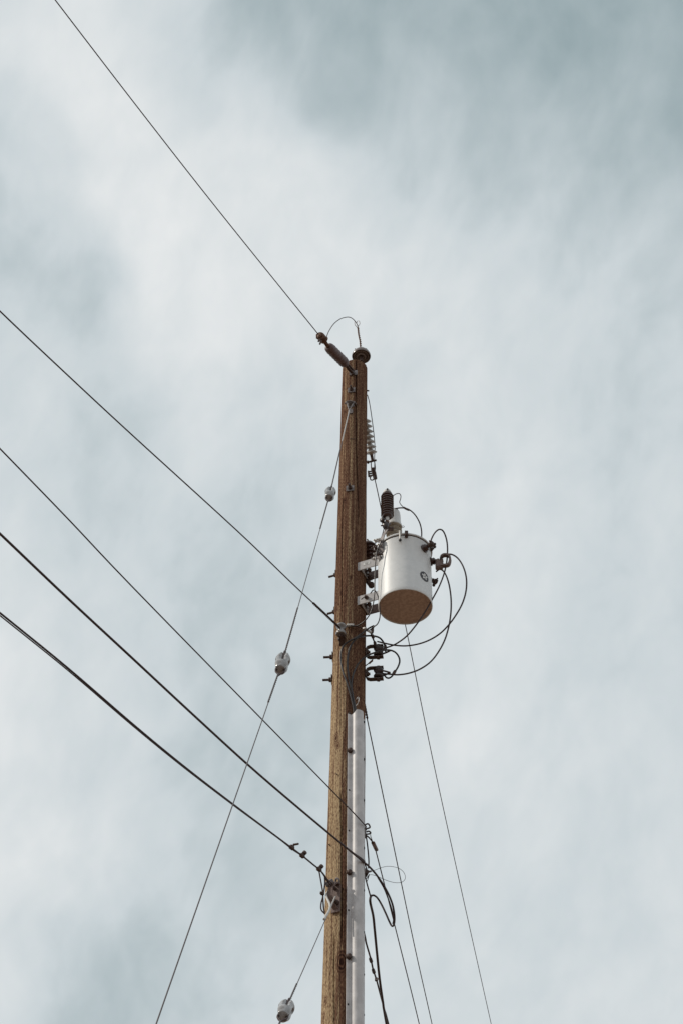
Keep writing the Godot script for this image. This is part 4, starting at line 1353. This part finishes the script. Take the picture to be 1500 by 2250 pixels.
# ================================================================== riser guard
func build_guard() -> void:
	var topy := on_pole(778, 1563, 0.045).y
	var ang := deg_to_rad(28.0)
	var nn := Vector3(sin(ang), 0, cos(ang))
	var tt := Vector3(cos(ang), 0, -sin(ang))
	var o := nn * 0.11
	var t := thing("riser_guard", "long pale grey channel guard over the cables on the lower pole", "cable guard", o)
	var outer := [Vector2(-0.060, 0.0), Vector2(-0.0415, 0.0), Vector2(-0.0385, 0.0008), Vector2(-0.036, 0.003), Vector2(-0.0350, 0.006), Vector2(-0.0345, 0.018)]
	for k in 13:
		var a := PI - PI * k / 12.0
		outer.append(Vector2(cos(a) * 0.0335, 0.022 + sin(a) * 0.027))
	outer.append_array([Vector2(0.0345, 0.018), Vector2(0.0350, 0.006), Vector2(0.036, 0.003), Vector2(0.0385, 0.0008), Vector2(0.0415, 0.0), Vector2(0.060, 0.0)])
	var m := outer.size()
	var nrm := []
	for i in m:
		var d: Vector2 = (outer[mini(i + 1, m - 1)] - outer[maxi(i - 1, 0)]).normalized()
		nrm.append(Vector2(-d.y, d.x))
	var ys := [0.1, 2.0, 4.0, 4.6, 4.8, 5.0, 5.2, 5.4, 5.6, 5.8, 6.0, 6.2, 6.4, 6.6, 6.8, topy]
	var mb := MB.new()
	var pos := func(q: Vector2, y: float) -> Vector3:      # the guard winds a little round the pole on its way down
		var g := deg_to_rad(28.0 + 4.2 * clampf(7.0 - y, 0.0, 2.4))
		return Vector3(sin(g), 0, cos(g)) * (pole_r(y) * 0.845 + 0.017 + q.y) + Vector3(cos(g), 0, -sin(g)) * q.x + Vector3(0, y, 0)
	for s in 2:
		var st := mb.v.size()
		for y in ys:
			for i in m:
				var q: Vector2 = outer[i] - nrm[i] * (0.0032 * s)
				var yy: float = y
				if y == topy and absf(outer[i].x) < 0.034: yy += 0.020 * smoothstep(0.034, 0.024, absf(outer[i].x))
				var gg := deg_to_rad(28.0 + 4.2 * clampf(7.0 - yy, 0.0, 2.4))
				var w: Vector3 = Vector3(sin(gg), 0, cos(gg)) * nrm[i].y + Vector3(cos(gg), 0, -sin(gg)) * nrm[i].x
				mb.vert(pos.call(q, yy), w if s == 0 else -w)
		for j in ys.size() - 1:
			for i in m - 1:
				var a := st + j * m + i
				mb.quad(a, a + 1, a + m + 1, a + m)
	# edges and the top rim
	for j in ys.size() - 1:
		for i in [0, m - 1]:
			var a: Vector2 = outer[i]
			var b: Vector2 = outer[i] - nrm[i] * 0.0032
			mb.face_out([pos.call(a, ys[j]), pos.call(b, ys[j]), pos.call(b, ys[j + 1]), pos.call(a, ys[j + 1])], tt * (-1.0 if i == 0 else 1.0))
	var half := m * ys.size()
	for i in m - 1:
		var a := (ys.size() - 1) * m + i
		mb.face_out([mb.v[a], mb.v[a + 1], mb.v[half + a + 1], mb.v[half + a]], Vector3.UP)
	part(mb, "channel", M.guard_grey, t)
	# lag bolts and black discs painting the dark of empty screw holes on the near flange, small screws on the far flange
	for py in [1650.0, 1918.0, 2103.0, 2330.0]:
		var y := on_pole(768, py, 0.01).y
		var p: Vector3 = pos.call(Vector2(-0.0495, 0.0), y)
		var b := MB.new()
		nut(b, p + nn * 0.004, nn, 0.0145, 0.016)
		rod(b, p - nn * 0.03, p + nn * 0.004, 0.006, 8)
		b.lathe([Vector2(0, 0), Vector2(0.017, 0), Vector2(0.016, 0.004), Vector2(0, 0.0041)], frame(p + nn * 0.0005, nn), 18)
		part(b, "lag_bolt", M.rust, t)
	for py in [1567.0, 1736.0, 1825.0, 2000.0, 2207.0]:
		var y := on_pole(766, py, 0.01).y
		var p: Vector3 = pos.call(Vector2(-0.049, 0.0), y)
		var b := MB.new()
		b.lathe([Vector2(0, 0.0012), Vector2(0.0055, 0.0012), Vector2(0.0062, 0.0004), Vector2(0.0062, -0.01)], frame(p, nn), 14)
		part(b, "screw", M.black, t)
	for py in [1578.0, 1660.0, 1750.0, 1855.0, 1948.0, 2040.0, 2133.0, 2222.0]:
		var y := on_pole(780, py, 0.01).y
		var p: Vector3 = pos.call(Vector2(0.050, 0.0), y)
		var b := MB.new()
		nut(b, p, nn, 0.008, 0.008)
		part(b, "screw", M.black, t)
	# cable tie curl above the guard
	var tie := MB.new()
	var p0: Vector3 = pos.call(Vector2(0.0, 0.03), topy + 0.02)
	var list := path([[782, 1550, 0.14], [785, 1546, 0.15], [787.5, 1540, 0.155], [787.5, 1534.5, 0.155], [784.5, 1533, 0.155], [782.5, 1536, 0.155]], 5)
	tie.strap(list, Vector3(0.3, 0.2, 1.0), 0.010, 0.003)
	single(tie, "cable_tie", M.white, "white curled cable tie standing above the grey guard", "cable tie", list[0])

# ================================================================== communication cables
func build_comm() -> void:
	# thin line crossing in front of the pole to the hooks on its right side
	var s := at_z(800, 1812, 0.125)
	var A3 := Vector3(-0.505, 0, 0.863).normalized()
	line_a("telephone_line", s, A3, [[800, 1812], [757, 1766], [585, 1590], [292, 1290], [150, 1140], [0, 985]], 0.0034, M.wire, "thin line crossing in front of the pole to the small hooks", "wire", [at_z(804, 1824, 0.02), at_z(802.5, 1817, 0.08)])
	# bracket with two hooks on the right side of the pole
	var yb := at_z(799, 1822, 0.0).y
	var pb := side_of_pole(3.0, yb, 0.002)
	var t := thing("hook_bracket", "small dark bracket with two open hooks on the pole's side", "bracket", pb)
	var m := MB.new()
	m.box(Transform3D(Basis.IDENTITY, at_z(797.5, 1815, 0.04)), Vector3(0.016, 0.11, 0.03), 0.003)
	m.tube(path([[795, 1800, 0.06], [798, 1812, 0.05], [801, 1830, 0.02], [803, 1842, 0.0]], 4), 0.007, 8)
	part(m, "plate", M.rust, t)
	for h in [[[798, 1822, 0.0], [804, 1821, 0.0], [811.5, 1818.5, 0.0], [811, 1814, 0.0], [808.5, 1810.5, 0.0], [805, 1810.5, 0.0], [802, 1812, 0.0]], [[798, 1833.5, 0.0], [804, 1833, 0.0], [811, 1832, 0.0], [813.5, 1830, 0.0], [811, 1827, 0.0], [808, 1826.5, 0.0], [804, 1828, 0.0]]]:
		var k := MB.new()
		var pts := []
		for q in h: pts.append(at_z(q[0], q[1], q[2]))
		k.tube(smooth(pts, 3), 0.0048, 8)
		part(k, "hook", M.rust, t)
	# drop wires tied to the hooks
	wire("drop_wire", path([[799, 1812, 0.04], [801, 1826, 0.03], [804, 1840, 0.02], [806.5, 1858, 0.01], [808.5, 1878, 0.0], [809.5, 1895, -0.01], [808.5, 1908, -0.02]], 6), 0.0042, M.wire, "black drop wire hanging straight below the hooks to the thick cable")
	wire("drop_wire", path([[803, 1835, 0.0], [799.5, 1839, 0.0], [797.5, 1850, -0.02], [797.5, 1868, -0.03], [799, 1884, -0.03], [802, 1900, -0.03], [805, 1910, -0.03]], 6), 0.0039, M.wire, "black drop wire hugging the pole edge below the hooks")
	var B3 := Vector3(0.16, 0, -0.987).normalized()
	var w0 := at_z(819, 1852, -0.08)
	var w1 := on_plane(826, 1867, w0, B3)
	wire("drop_wire", smooth([at_z(801, 1835, 0.0), at_z(807, 1838, -0.02), at_z(813, 1844, -0.05), w0], 5), 0.0044, M.wire, "short black tail from the hooks into the wedge clamp")
	var wc := thing("wedge_clamp", "small rusty wedge clamp on the wire below the hooks", "clamp", w0)
	var k2 := MB.new()
	var dd := (w1 - w0).normalized()
	var kx := frame(w0.lerp(w1, 0.5), dd, Vector3.UP)
	k2.box(kx, Vector3(0.016, w0.distance_to(w1) + 0.02, 0.022), 0.005)
	part(k2, "wedge_shell", M.copper, wc)
	k2 = MB.new()
	k2.tube(smooth([at_z(813, 1831, 0.0), at_z(815, 1840, -0.04), w0], 4), 0.0012, 5)
	k2.tube(smooth([at_z(811, 1832, 0.0), at_z(814.5, 1842, -0.04), w0], 4), 0.0012, 5)
	part(k2, "bail_wire", M.galv, wc)
	var pts := []
	for q in [[823, 1862], [845, 1949], [870, 2048], [920, 2250]]: pts.append(on_plane(q[0], q[1], w0, B3))
	go_on(pts, B3, -0.01)
	wire("telephone_line", smooth(pts, 6), 0.0036, M.wire, "thin line running away from the wedge clamp below the hooks")
	# line from the pole's far side at the guard top
	var B2 := Vector3(0.158, 0, -0.987).normalized()
	var q0 := at_z(799, 1543, -0.08)
	var p2 := [Vector3(0.06, q0.y + 0.02, -0.085)]
	for q in [[800, 1547], [806, 1580], [862, 1850], [910, 2080], [948, 2250]]: p2.append(on_plane(q[0], q[1], q0, B2))
	go_on(p2, B2, 0.0)
	wire("neutral_line", smooth(p2, 6), 0.0040, M.wire, "thin line running away from the pole's far side at the guard's top", "power line")
	var gr := MB.new()
	gr.tube(twist([p2[1], p2[2]], 0.0048, 0.05), 0.0036, 6)
	gr.tube(twist([p2[1], p2[2]], 0.0048, 0.05, PI), 0.0036, 6)
	single(gr, "preformed_grip", M.wire, "dark twisted grip at the guard's top on the pole's far side", "grip", p2[1])
	# thick cable that crosses the pole front, loops and turns away
	var c0 := at_z(797, 1893, 0.135)
	var A4 := Vector3(-0.525, 0, 0.851).normalized()
	var lead := []
	for q in [[815, 1968, -0.16], [821, 1967.5, -0.16], [829, 1974, -0.16], [838, 1989, -0.16], [847, 2008, -0.16], [854, 2024, -0.16], [859, 2033.5, -0.16], [863, 2034, -0.15], [865.5, 2026, -0.14], [865.5, 2010, -0.12], [861.5, 1988, -0.09], [853, 1966, -0.06], [841, 1944, -0.02], [826, 1922, 0.02], [811, 1905, 0.075]]: lead.append(at_z(q[0], q[1], q[2]))
	line_a("telephone_cable", c0, A4, [[797, 1893], [762, 1864], [660, 1779], [548, 1683], [420, 1566], [290, 1445], [150, 1315], [0, 1172]], 0.0057, M.wire, "thick black cable crossing the pole front and hanging in a loop beside it", "cable", lead)
	line_a("lashed_strand", c0 + Vector3(0, 0.012, 0), A4, [[762, 1863], [660, 1778], [548, 1682], [420, 1565], [290, 1444], [150, 1314], [0, 1171]], 0.0030, M.wire, "steel strand lashed along the thick black cable", "wire", [at_z(804, 1906, 0.04), at_z(801, 1900, 0.09), c0 + Vector3(0, 0.012, 0)])
	wire("lashed_strand", path([[829, 1928, 0.005], [842, 1950, -0.03], [852, 1975, -0.06], [860, 2000, -0.1], [863.5, 2020, -0.13], [862, 2030, -0.145]], 6), 0.0042, M.wire, "thin second strand inside the hanging cable loop")
	# clamp where the cable passes the pole edge
	var kc := thing("cable_clamp", "dark cable clamp at the pole edge where the thick cable turns", "clamp", at_z(801, 1918, 0.0))
	var km := MB.new()
	km.box(Transform3D(Basis.from_euler(Vector3(0, 0.3, -0.4)), at_z(801, 1917, 0.01)), Vector3(0.04, 0.035, 0.035), 0.005)
	part(km, "jaw", M.rust, kc)
	km = MB.new()
	var ka := at_z(799, 1913, 0.03)
	nut(km, ka, Vector3(-0.2, 0.2, 1), 0.012, 0.012)
	rod(km, ka - Vector3(0, 0, 0.05), ka + Vector3(-0.002, 0.002, 0.03), 0.006, 8)
	rod(km, at_z(800, 1918, 0.0), at_z(815, 1914, 0.0), 0.0055, 8)
	part(km, "clamp_bolt", M.galv, kc)
	# strand that leaves the clamp and carries the cable away
	var B4 := Vector3(0.125, 0, -0.992).normalized()
	var b0 := at_z(812, 1966, -0.16)
	wire("lashed_strand", path([[800, 1920, 0.0], [803, 1932, -0.05], [807, 1948, -0.10], [811, 1962, -0.15], [813, 1970, -0.17]], 5), 0.0042, M.wire, "thin strand dropping from the edge clamp to the cable that runs away")
	var loop := path([[806, 1930, -0.06], [809, 1924, -0.06], [810.5, 1921, -0.06], [809, 1927, -0.08], [806, 1936, -0.08]], 5)
	wire("tie_loop", loop, 0.0020, M.wire, "little open wire loop under the edge clamp")
	var p4 := []
	for q in [[815, 1968], [812.5, 1974], [813, 1985], [819, 2012], [822, 2040], [827, 2092], [833, 2150], [840, 2200], [848, 2250]]: p4.append(on_plane(q[0], q[1], b0, B4))
	go_on(p4, B4, -0.02)
	wire("telephone_cable", smooth(p4, 6), 0.0074, M.wire, "thick black cable running away beside the pole under the loop", "cable")
	# thin coil of spare wire
	var co := path([[804, 1934, 0.0], [806, 1926, -0.01], [813, 1922, -0.02], [824, 1924, -0.05], [838, 1930, -0.08], [853, 1936, -0.10], [868, 1939.5, -0.12], [881, 1938.5, -0.12], [888, 1933, -0.10], [889.5, 1926, -0.07], [886, 1917, -0.03], [878, 1909.5, 0.0], [866, 1905, 0.03], [852, 1903.5, 0.04], [838, 1906, 0.04], [825, 1911, 0.03], [812, 1916, 0.01], [803, 1918, 0.0]], 6)
	wire("spare_wire", co, 0.0014, M.wire, "very thin wire ring sticking out to the right of the pole", "wire", "", 6)
	# second cable leaving low behind the guard
	var b5 := Vector3(0.05, at_z(797, 2045, -0.1).y, -0.1)
	var q5 := on_plane(798, 2046, b5, B2)
	var p5 := [Vector3(0.03, q5.y + 0.03, -0.105), q5]
	for q in [[804, 2073], [814, 2108], [819, 2131], [826, 2152], [835, 2186], [844, 2220], [852.5, 2250]]: p5.append(on_plane(q[0], q[1], b5, B2))
	go_on(p5, B2, -0.01)
	wire("telephone_cable", smooth(p5, 6), 0.0056, M.wire, "black cable emerging low behind the grey guard", "cable")
	var tp := MB.new()
	for q in [[814, 2110], [820, 2134]]:
		var o := on_plane(q[0], q[1], b5, B2)
		tp.lathe([Vector2(0, -0.03), Vector2(0.010, -0.026), Vector2(0.011, 0.02), Vector2(0, 0.03)], frame(o, p5[5] - p5[4]), 10)
	single(tp, "cable_sleeve", M.wire, "two dark sleeves on the cable low behind the grey guard", "sleeve", on_plane(814, 2110, b5, B2))
	var cm := MB.new()
	var ca := on_plane(826, 2152, b5, B2)
	var cb := on_plane(833, 2150, b0, B4)
	rod(cm, ca + (ca - cb).normalized() * 0.02, cb, 0.005, 8)
	cm.box(Transform3D(Basis.IDENTITY, ca), Vector3(0.02, 0.02, 0.02), 0.003)
	single(cm, "cable_spacer", M.rust, "small spacer clip joining the two cables beside the guard", "clip", ca)

	# ---- lower left cable with its bracket
	var A5 := Vector3(-0.525, 0, 0.851).normalized()
	var d0 := on_pole(731, 1952, 0.05)
	var pts5 := line_a("telephone_cable", d0, A5, [[718, 1934], [711, 1922], [702, 1911], [686, 1898], [664, 1880], [641, 1863], [515, 1769], [400, 1680], [290, 1589], [150, 1468], [0, 1346]], 0.0045, M.wire, "black cable hung with small clamps, coming down to the bracket on the pole front", "cable", [on_pole(733, 1953, 0.03)])
	line_a("lashed_strand", d0, A5, [[722, 1935], [712, 1921.5], [702, 1911], [664, 1881], [643, 1867], [610, 1841], [515, 1771], [400, 1683], [290, 1593], [150, 1473], [0, 1352]], 0.0030, M.wire, "thin strand running just under the clamped black cable", "wire", [on_pole(738, 1946, 0.03)])
	for q in [[641, 1862, "leafed suspension clamp furthest out along the black cable"], [664, 1880, "knobbed suspension clamp in the middle of the clamped cable stretch"], [701, 1910, "knobbed suspension clamp just out from the pole where the drip loop starts"]]:
		var o := on_plane(q[0], q[1], d0, A5)
		var x := thing("suspension_clamp", "dark " + q[2], "clamp", o, "clamps on the lower left cable")
		var cmh := MB.new()
		var ad := (on_plane(q[0] + 12, q[1] + 9, d0, A5) - o).normalized()
		cmh.box(frame(o, ad), Vector3(0.022, 0.032, 0.022), 0.004)
		part(cmh, "clamp_body", M.rust, x)
		cmh = MB.new()
		var sdv := Vector3(0.55, 0.8, 0.0).normalized()
		rod(cmh, o, o + sdv * 0.026, 0.006, 8)
		if q[0] == 641:
			cmh.box(frame(o + sdv * 0.024 + Vector3(0.008, 0, 0), Vector3(1, 0.25, 0)), Vector3(0.010, 0.034, 0.012), 0.003)
		else:
			nut(cmh, o + sdv * 0.016, sdv, 0.013, 0.014)
		part(cmh, "bolt_head", M.rust, x)
	# drip loop
	wire("drip_loop", path([[701, 1913, 0.16], [704, 1930, 0.15], [707.5, 1950, 0.14], [709.5, 1965, 0.14], [709, 1972, 0.14], [706, 1983, 0.14], [705, 1994, 0.14], [707, 2001, 0.14], [712, 2006, 0.14]], 6), 0.0040, M.wire, "outer side of the thin drip loop hanging left of the cable bracket", "cable", "drip loop wires")
	wire("drip_loop", path([[713.5, 1927, 0.15], [714, 1940, 0.15], [712, 1955, 0.145], [709.5, 1968, 0.14], [710, 1980, 0.14], [711, 1993, 0.14], [712.5, 2003, 0.14], [713, 2008, 0.14]], 6), 0.0044, M.wire, "inner side of the thin drip loop hanging left of the cable bracket", "cable", "drip loop wires")
	var lc := MB.new()
	lc.box(Transform3D(Basis.IDENTITY, at_z(708.5, 1963, 0.145)), Vector3(0.022, 0.02, 0.016), 0.004)
	nut(lc, at_z(706.3, 1962, 0.15), Vector3(-1, 0, 0.2), 0.009, 0.008)
	single(lc, "loop_clip", M.rust, "small dark clip where the drip loop wires cross", "clip", at_z(708.5, 1963, 0.145))
	# cable and guy bracket
	var yb2 := on_pole(737, 1966, 0.0).y
	var bc := on_pole(738, 1966, 0.0)
	var rx := radial(bc)
	var br := thing("cable_bracket", "weathered grey cast bracket on the pole front holding cable and lower guy", "bracket", bc)
	var bm := MB.new()
	var bfx := Transform3D(Basis(Vector3.UP.cross(rx), Vector3.UP, rx), bc)
	bm.box(bfx * Transform3D(Basis.IDENTITY, Vector3(0.004, -0.03, 0.006)), Vector3(0.055, 0.17, 0.010), 0.004)
	part(bm, "back_plate", M.rust_and_shade, br)
	bm = MB.new()
	bm.strap([bfx * Vector3(0.016, 0.055, 0.008), bfx * Vector3(0.012, 0.05, 0.04), bfx * Vector3(-0.004, 0.02, 0.058), bfx * Vector3(-0.012, -0.03, 0.052), bfx * Vector3(-0.004, -0.075, 0.03), bfx * Vector3(0.008, -0.095, 0.009)], bfx.basis.x, 0.030, 0.008)
	part(bm, "guy_hook", M.rust_and_shade, br)
	bm = MB.new()
	rod(bm, bfx * Vector3(0.0, 0.03, 0.0), bfx * Vector3(-0.004, 0.035, 0.075), 0.010)
	nut(bm, bfx * Vector3(-0.003, 0.033, 0.05), bfx.basis.z, 0.018, 0.016)
	rod(bm, bfx * Vector3(0.012, -0.06, 0.0), bfx * Vector3(0.012, -0.06, 0.05), 0.009)
	nut(bm, bfx * Vector3(0.012, -0.06, 0.012), bfx.basis.z, 0.017, 0.014)
	part(bm, "bolt", M.rust, br)
	bm = MB.new()
	bm.box(bfx * Transform3D(Basis.from_euler(Vector3(0.2, 0.3, 0.5)), Vector3(-0.016, 0.05, 0.05)), Vector3(0.05, 0.03, 0.026), 0.006)
	bm.tube(smooth([bfx * Vector3(0.004, 0.062, 0.02), bfx * Vector3(0.016, 0.082, 0.03), bfx * Vector3(0.03, 0.072, 0.03), bfx * Vector3(0.028, 0.052, 0.02)], 5), 0.0052, 8)
	part(bm, "strand_clamp", M.galv, br)
	bm = MB.new()
	var g0 := on_pole(738, 1967, 0.03)
	bm.tube(smooth([bfx * Vector3(-0.014, 0.0, 0.056), bfx * Vector3(-0.03, -0.03, 0.06), g0 + (on_plane(712, 2020, g0, Vector3(-0.156, 0, 0.988)) - g0) * 0.5, on_plane(712, 2020, g0, Vector3(-0.156, 0, 0.988))], 4), 0.0066, 8)
	part(bm, "grip_sleeve", M.galv_light, br)

# ================================================================== ready
func _ready() -> void:
	# ---- camera
	var th := deg_to_rad(PITCH)
	CF = Vector3(0, sin(th), -cos(th))
	var u0 := Vector3(0, cos(th), sin(th))
	var ra := deg_to_rad(ROLL)
	CR = Vector3.RIGHT * cos(ra) + u0 * sin(ra)
	CU = u0 * cos(ra) - Vector3.RIGHT * sin(ra)
	var cam := Camera3D.new()
	cam.name = "camera"
	cam.transform = Transform3D(Basis(CR, CU, -CF), CAM)
	cam.fov = rad_to_deg(2.0 * atan(PH * 0.5 / F))
	cam.near = 0.1
	cam.far = 6000.0
	add_child(cam)
	cam.current = true
	# ---- sky, sun, exposure
	var env := Environment.new()
	env.background_mode = Environment.BG_SKY
	var pm := PanoramaSkyMaterial.new()
	pm.panorama = make_sky()
	var sky := Sky.new()
	sky.sky_material = pm
	env.sky = sky
	env.sky_rotation = Vector3(0, PI, 0)
	env.tonemap_mode = Environment.TONE_MAPPER_LINEAR
	env.tonemap_exposure = 1.0
	env.sdfgi_enabled = true
	env.ssao_enabled = true
	env.ssil_enabled = true
	var we := WorldEnvironment.new()
	we.name = "world_environment"
	we.environment = env
	add_child(we)
	var sun := DirectionalLight3D.new()
	sun.name = "sun"
	sun.light_energy = 0.74
	sun.light_color = Color(1.0, 0.965, 0.91)
	sun.light_angular_distance = 0.6
	sun.shadow_enabled = true
	add_child(sun)
	var el := deg_to_rad(38.0)
	var az := deg_to_rad(4.0)
	var to_sun := Vector3(-cos(el) * cos(az), sin(el), cos(el) * sin(az))
	sun.look_at_from_position(to_sun * 50.0, Vector3.ZERO, Vector3.UP)
	# ---- materials
	M.galv = mottled(lin(0.13, 0.112, 0.115), lin(0.26, 0.235, 0.23), 0.6, 9.0, 0.2, 31)
	M.galv_light = mottled(lin(0.46, 0.44, 0.42), lin(0.62, 0.60, 0.57), 0.5, 9.0, 0.2, 32)
	M.rust = mottled(lin(0.055, 0.034, 0.030), lin(0.12, 0.075, 0.060), 0.7, 12.0, 0.1, 33)
	M.rust_and_shade = mottled(lin(0.14, 0.095, 0.085), lin(0.21, 0.15, 0.135), 0.65, 10.0, 0.1, 34)  # pale rust; on the far hanger arms it paints in shade
	M.copper = mottled(lin(0.085, 0.042, 0.028), lin(0.20, 0.10, 0.06), 0.6, 14.0, 0.2, 35)
	M.wire = plain(lin(0.055, 0.034, 0.034), 0.7)
	M.wire_sheen = plain(lin(0.020, 0.013, 0.013), 0.40)
	M.strand = plain(lin(0.10, 0.082, 0.082), 0.55, 0.1)
	M.porc_grey = mottled(lin(0.15, 0.115, 0.105), lin(0.22, 0.18, 0.165), 0.3, 5.0, 0.0, 36)
	M.porc_mauve = mottled(lin(0.105, 0.066, 0.068), lin(0.17, 0.12, 0.122), 0.5, 5.0, 0.0, 37)
	M.porc_brown = plain(lin(0.062, 0.032, 0.026), 0.2)
	M.porc_dark = plain(lin(0.035, 0.022, 0.020), 0.35)
	M.porc_dull = mottled(lin(0.24, 0.20, 0.15), lin(0.36, 0.31, 0.25), 0.3, 5.0, 0.0, 38)
	M.porc_white = mottled(lin(0.19, 0.18, 0.175), lin(0.36, 0.355, 0.36), 0.18, 6.0, 0.0, 39)
	M.white_poly = plain(lin(0.44, 0.42, 0.40), 0.45)
	M.bracket = mottled(lin(0.40, 0.385, 0.385), lin(0.50, 0.48, 0.48), 0.5, 6.0, 0.0, 45)
	M.tank = mottled(lin(0.69, 0.705, 0.715), lin(0.74, 0.752, 0.76), 0.46, 3.0, 0.0, 40)
	M.tank_under = mottled(lin(0.46, 0.345, 0.285), lin(0.57, 0.44, 0.37), 0.75, 6.0, 0.0, 41)
	M.guard = plain(lin(0.62, 0.615, 0.61), 0.4)
	M.guard_grey = mottled(lin(0.48, 0.465, 0.47), lin(0.62, 0.60, 0.605), 0.45, 1.6, 0.0, 42)
	M.white = plain(lin(0.72, 0.72, 0.71), 0.5)
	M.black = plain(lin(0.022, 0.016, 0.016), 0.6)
	M.emblem = plain(lin(0.035, 0.033, 0.04), 0.5)
	wood_prepare()
	M.wood = make_wood()
	M.wood_end = mottled(lin(0.10, 0.07, 0.045), lin(0.22, 0.16, 0.10), 0.9, 8.0, 0.0, 43)
	# ---- ground
	var g := MB.new()
	g.lathe([Vector2(3000.0, 0.0), Vector2(30.0, 0.0), Vector2(0.0, 0.0)], Transform3D(Basis.IDENTITY, Vector3.ZERO), 64)
	var go := MeshInstance3D.new()
	go.name = "ground"
	go.mesh = g.mesh()
	go.material_override = mottled(lin(0.135, 0.085, 0.055), lin(0.19, 0.13, 0.085), 0.95, 0.35, 0.0, 44)
	add_child(go)
	go.set_meta("kind", "structure")
	go.set_meta("label", "dry brown earth around the pole")
	# ---- objects
	build_pole()
	build_guard()
	build_transformer()
	build_arrester()
	build_cutout()
	build_pin_insulator()
	build_strain_insulator()
	build_polymer_insulator()
	build_guys()
	build_secondary()
	build_comm()
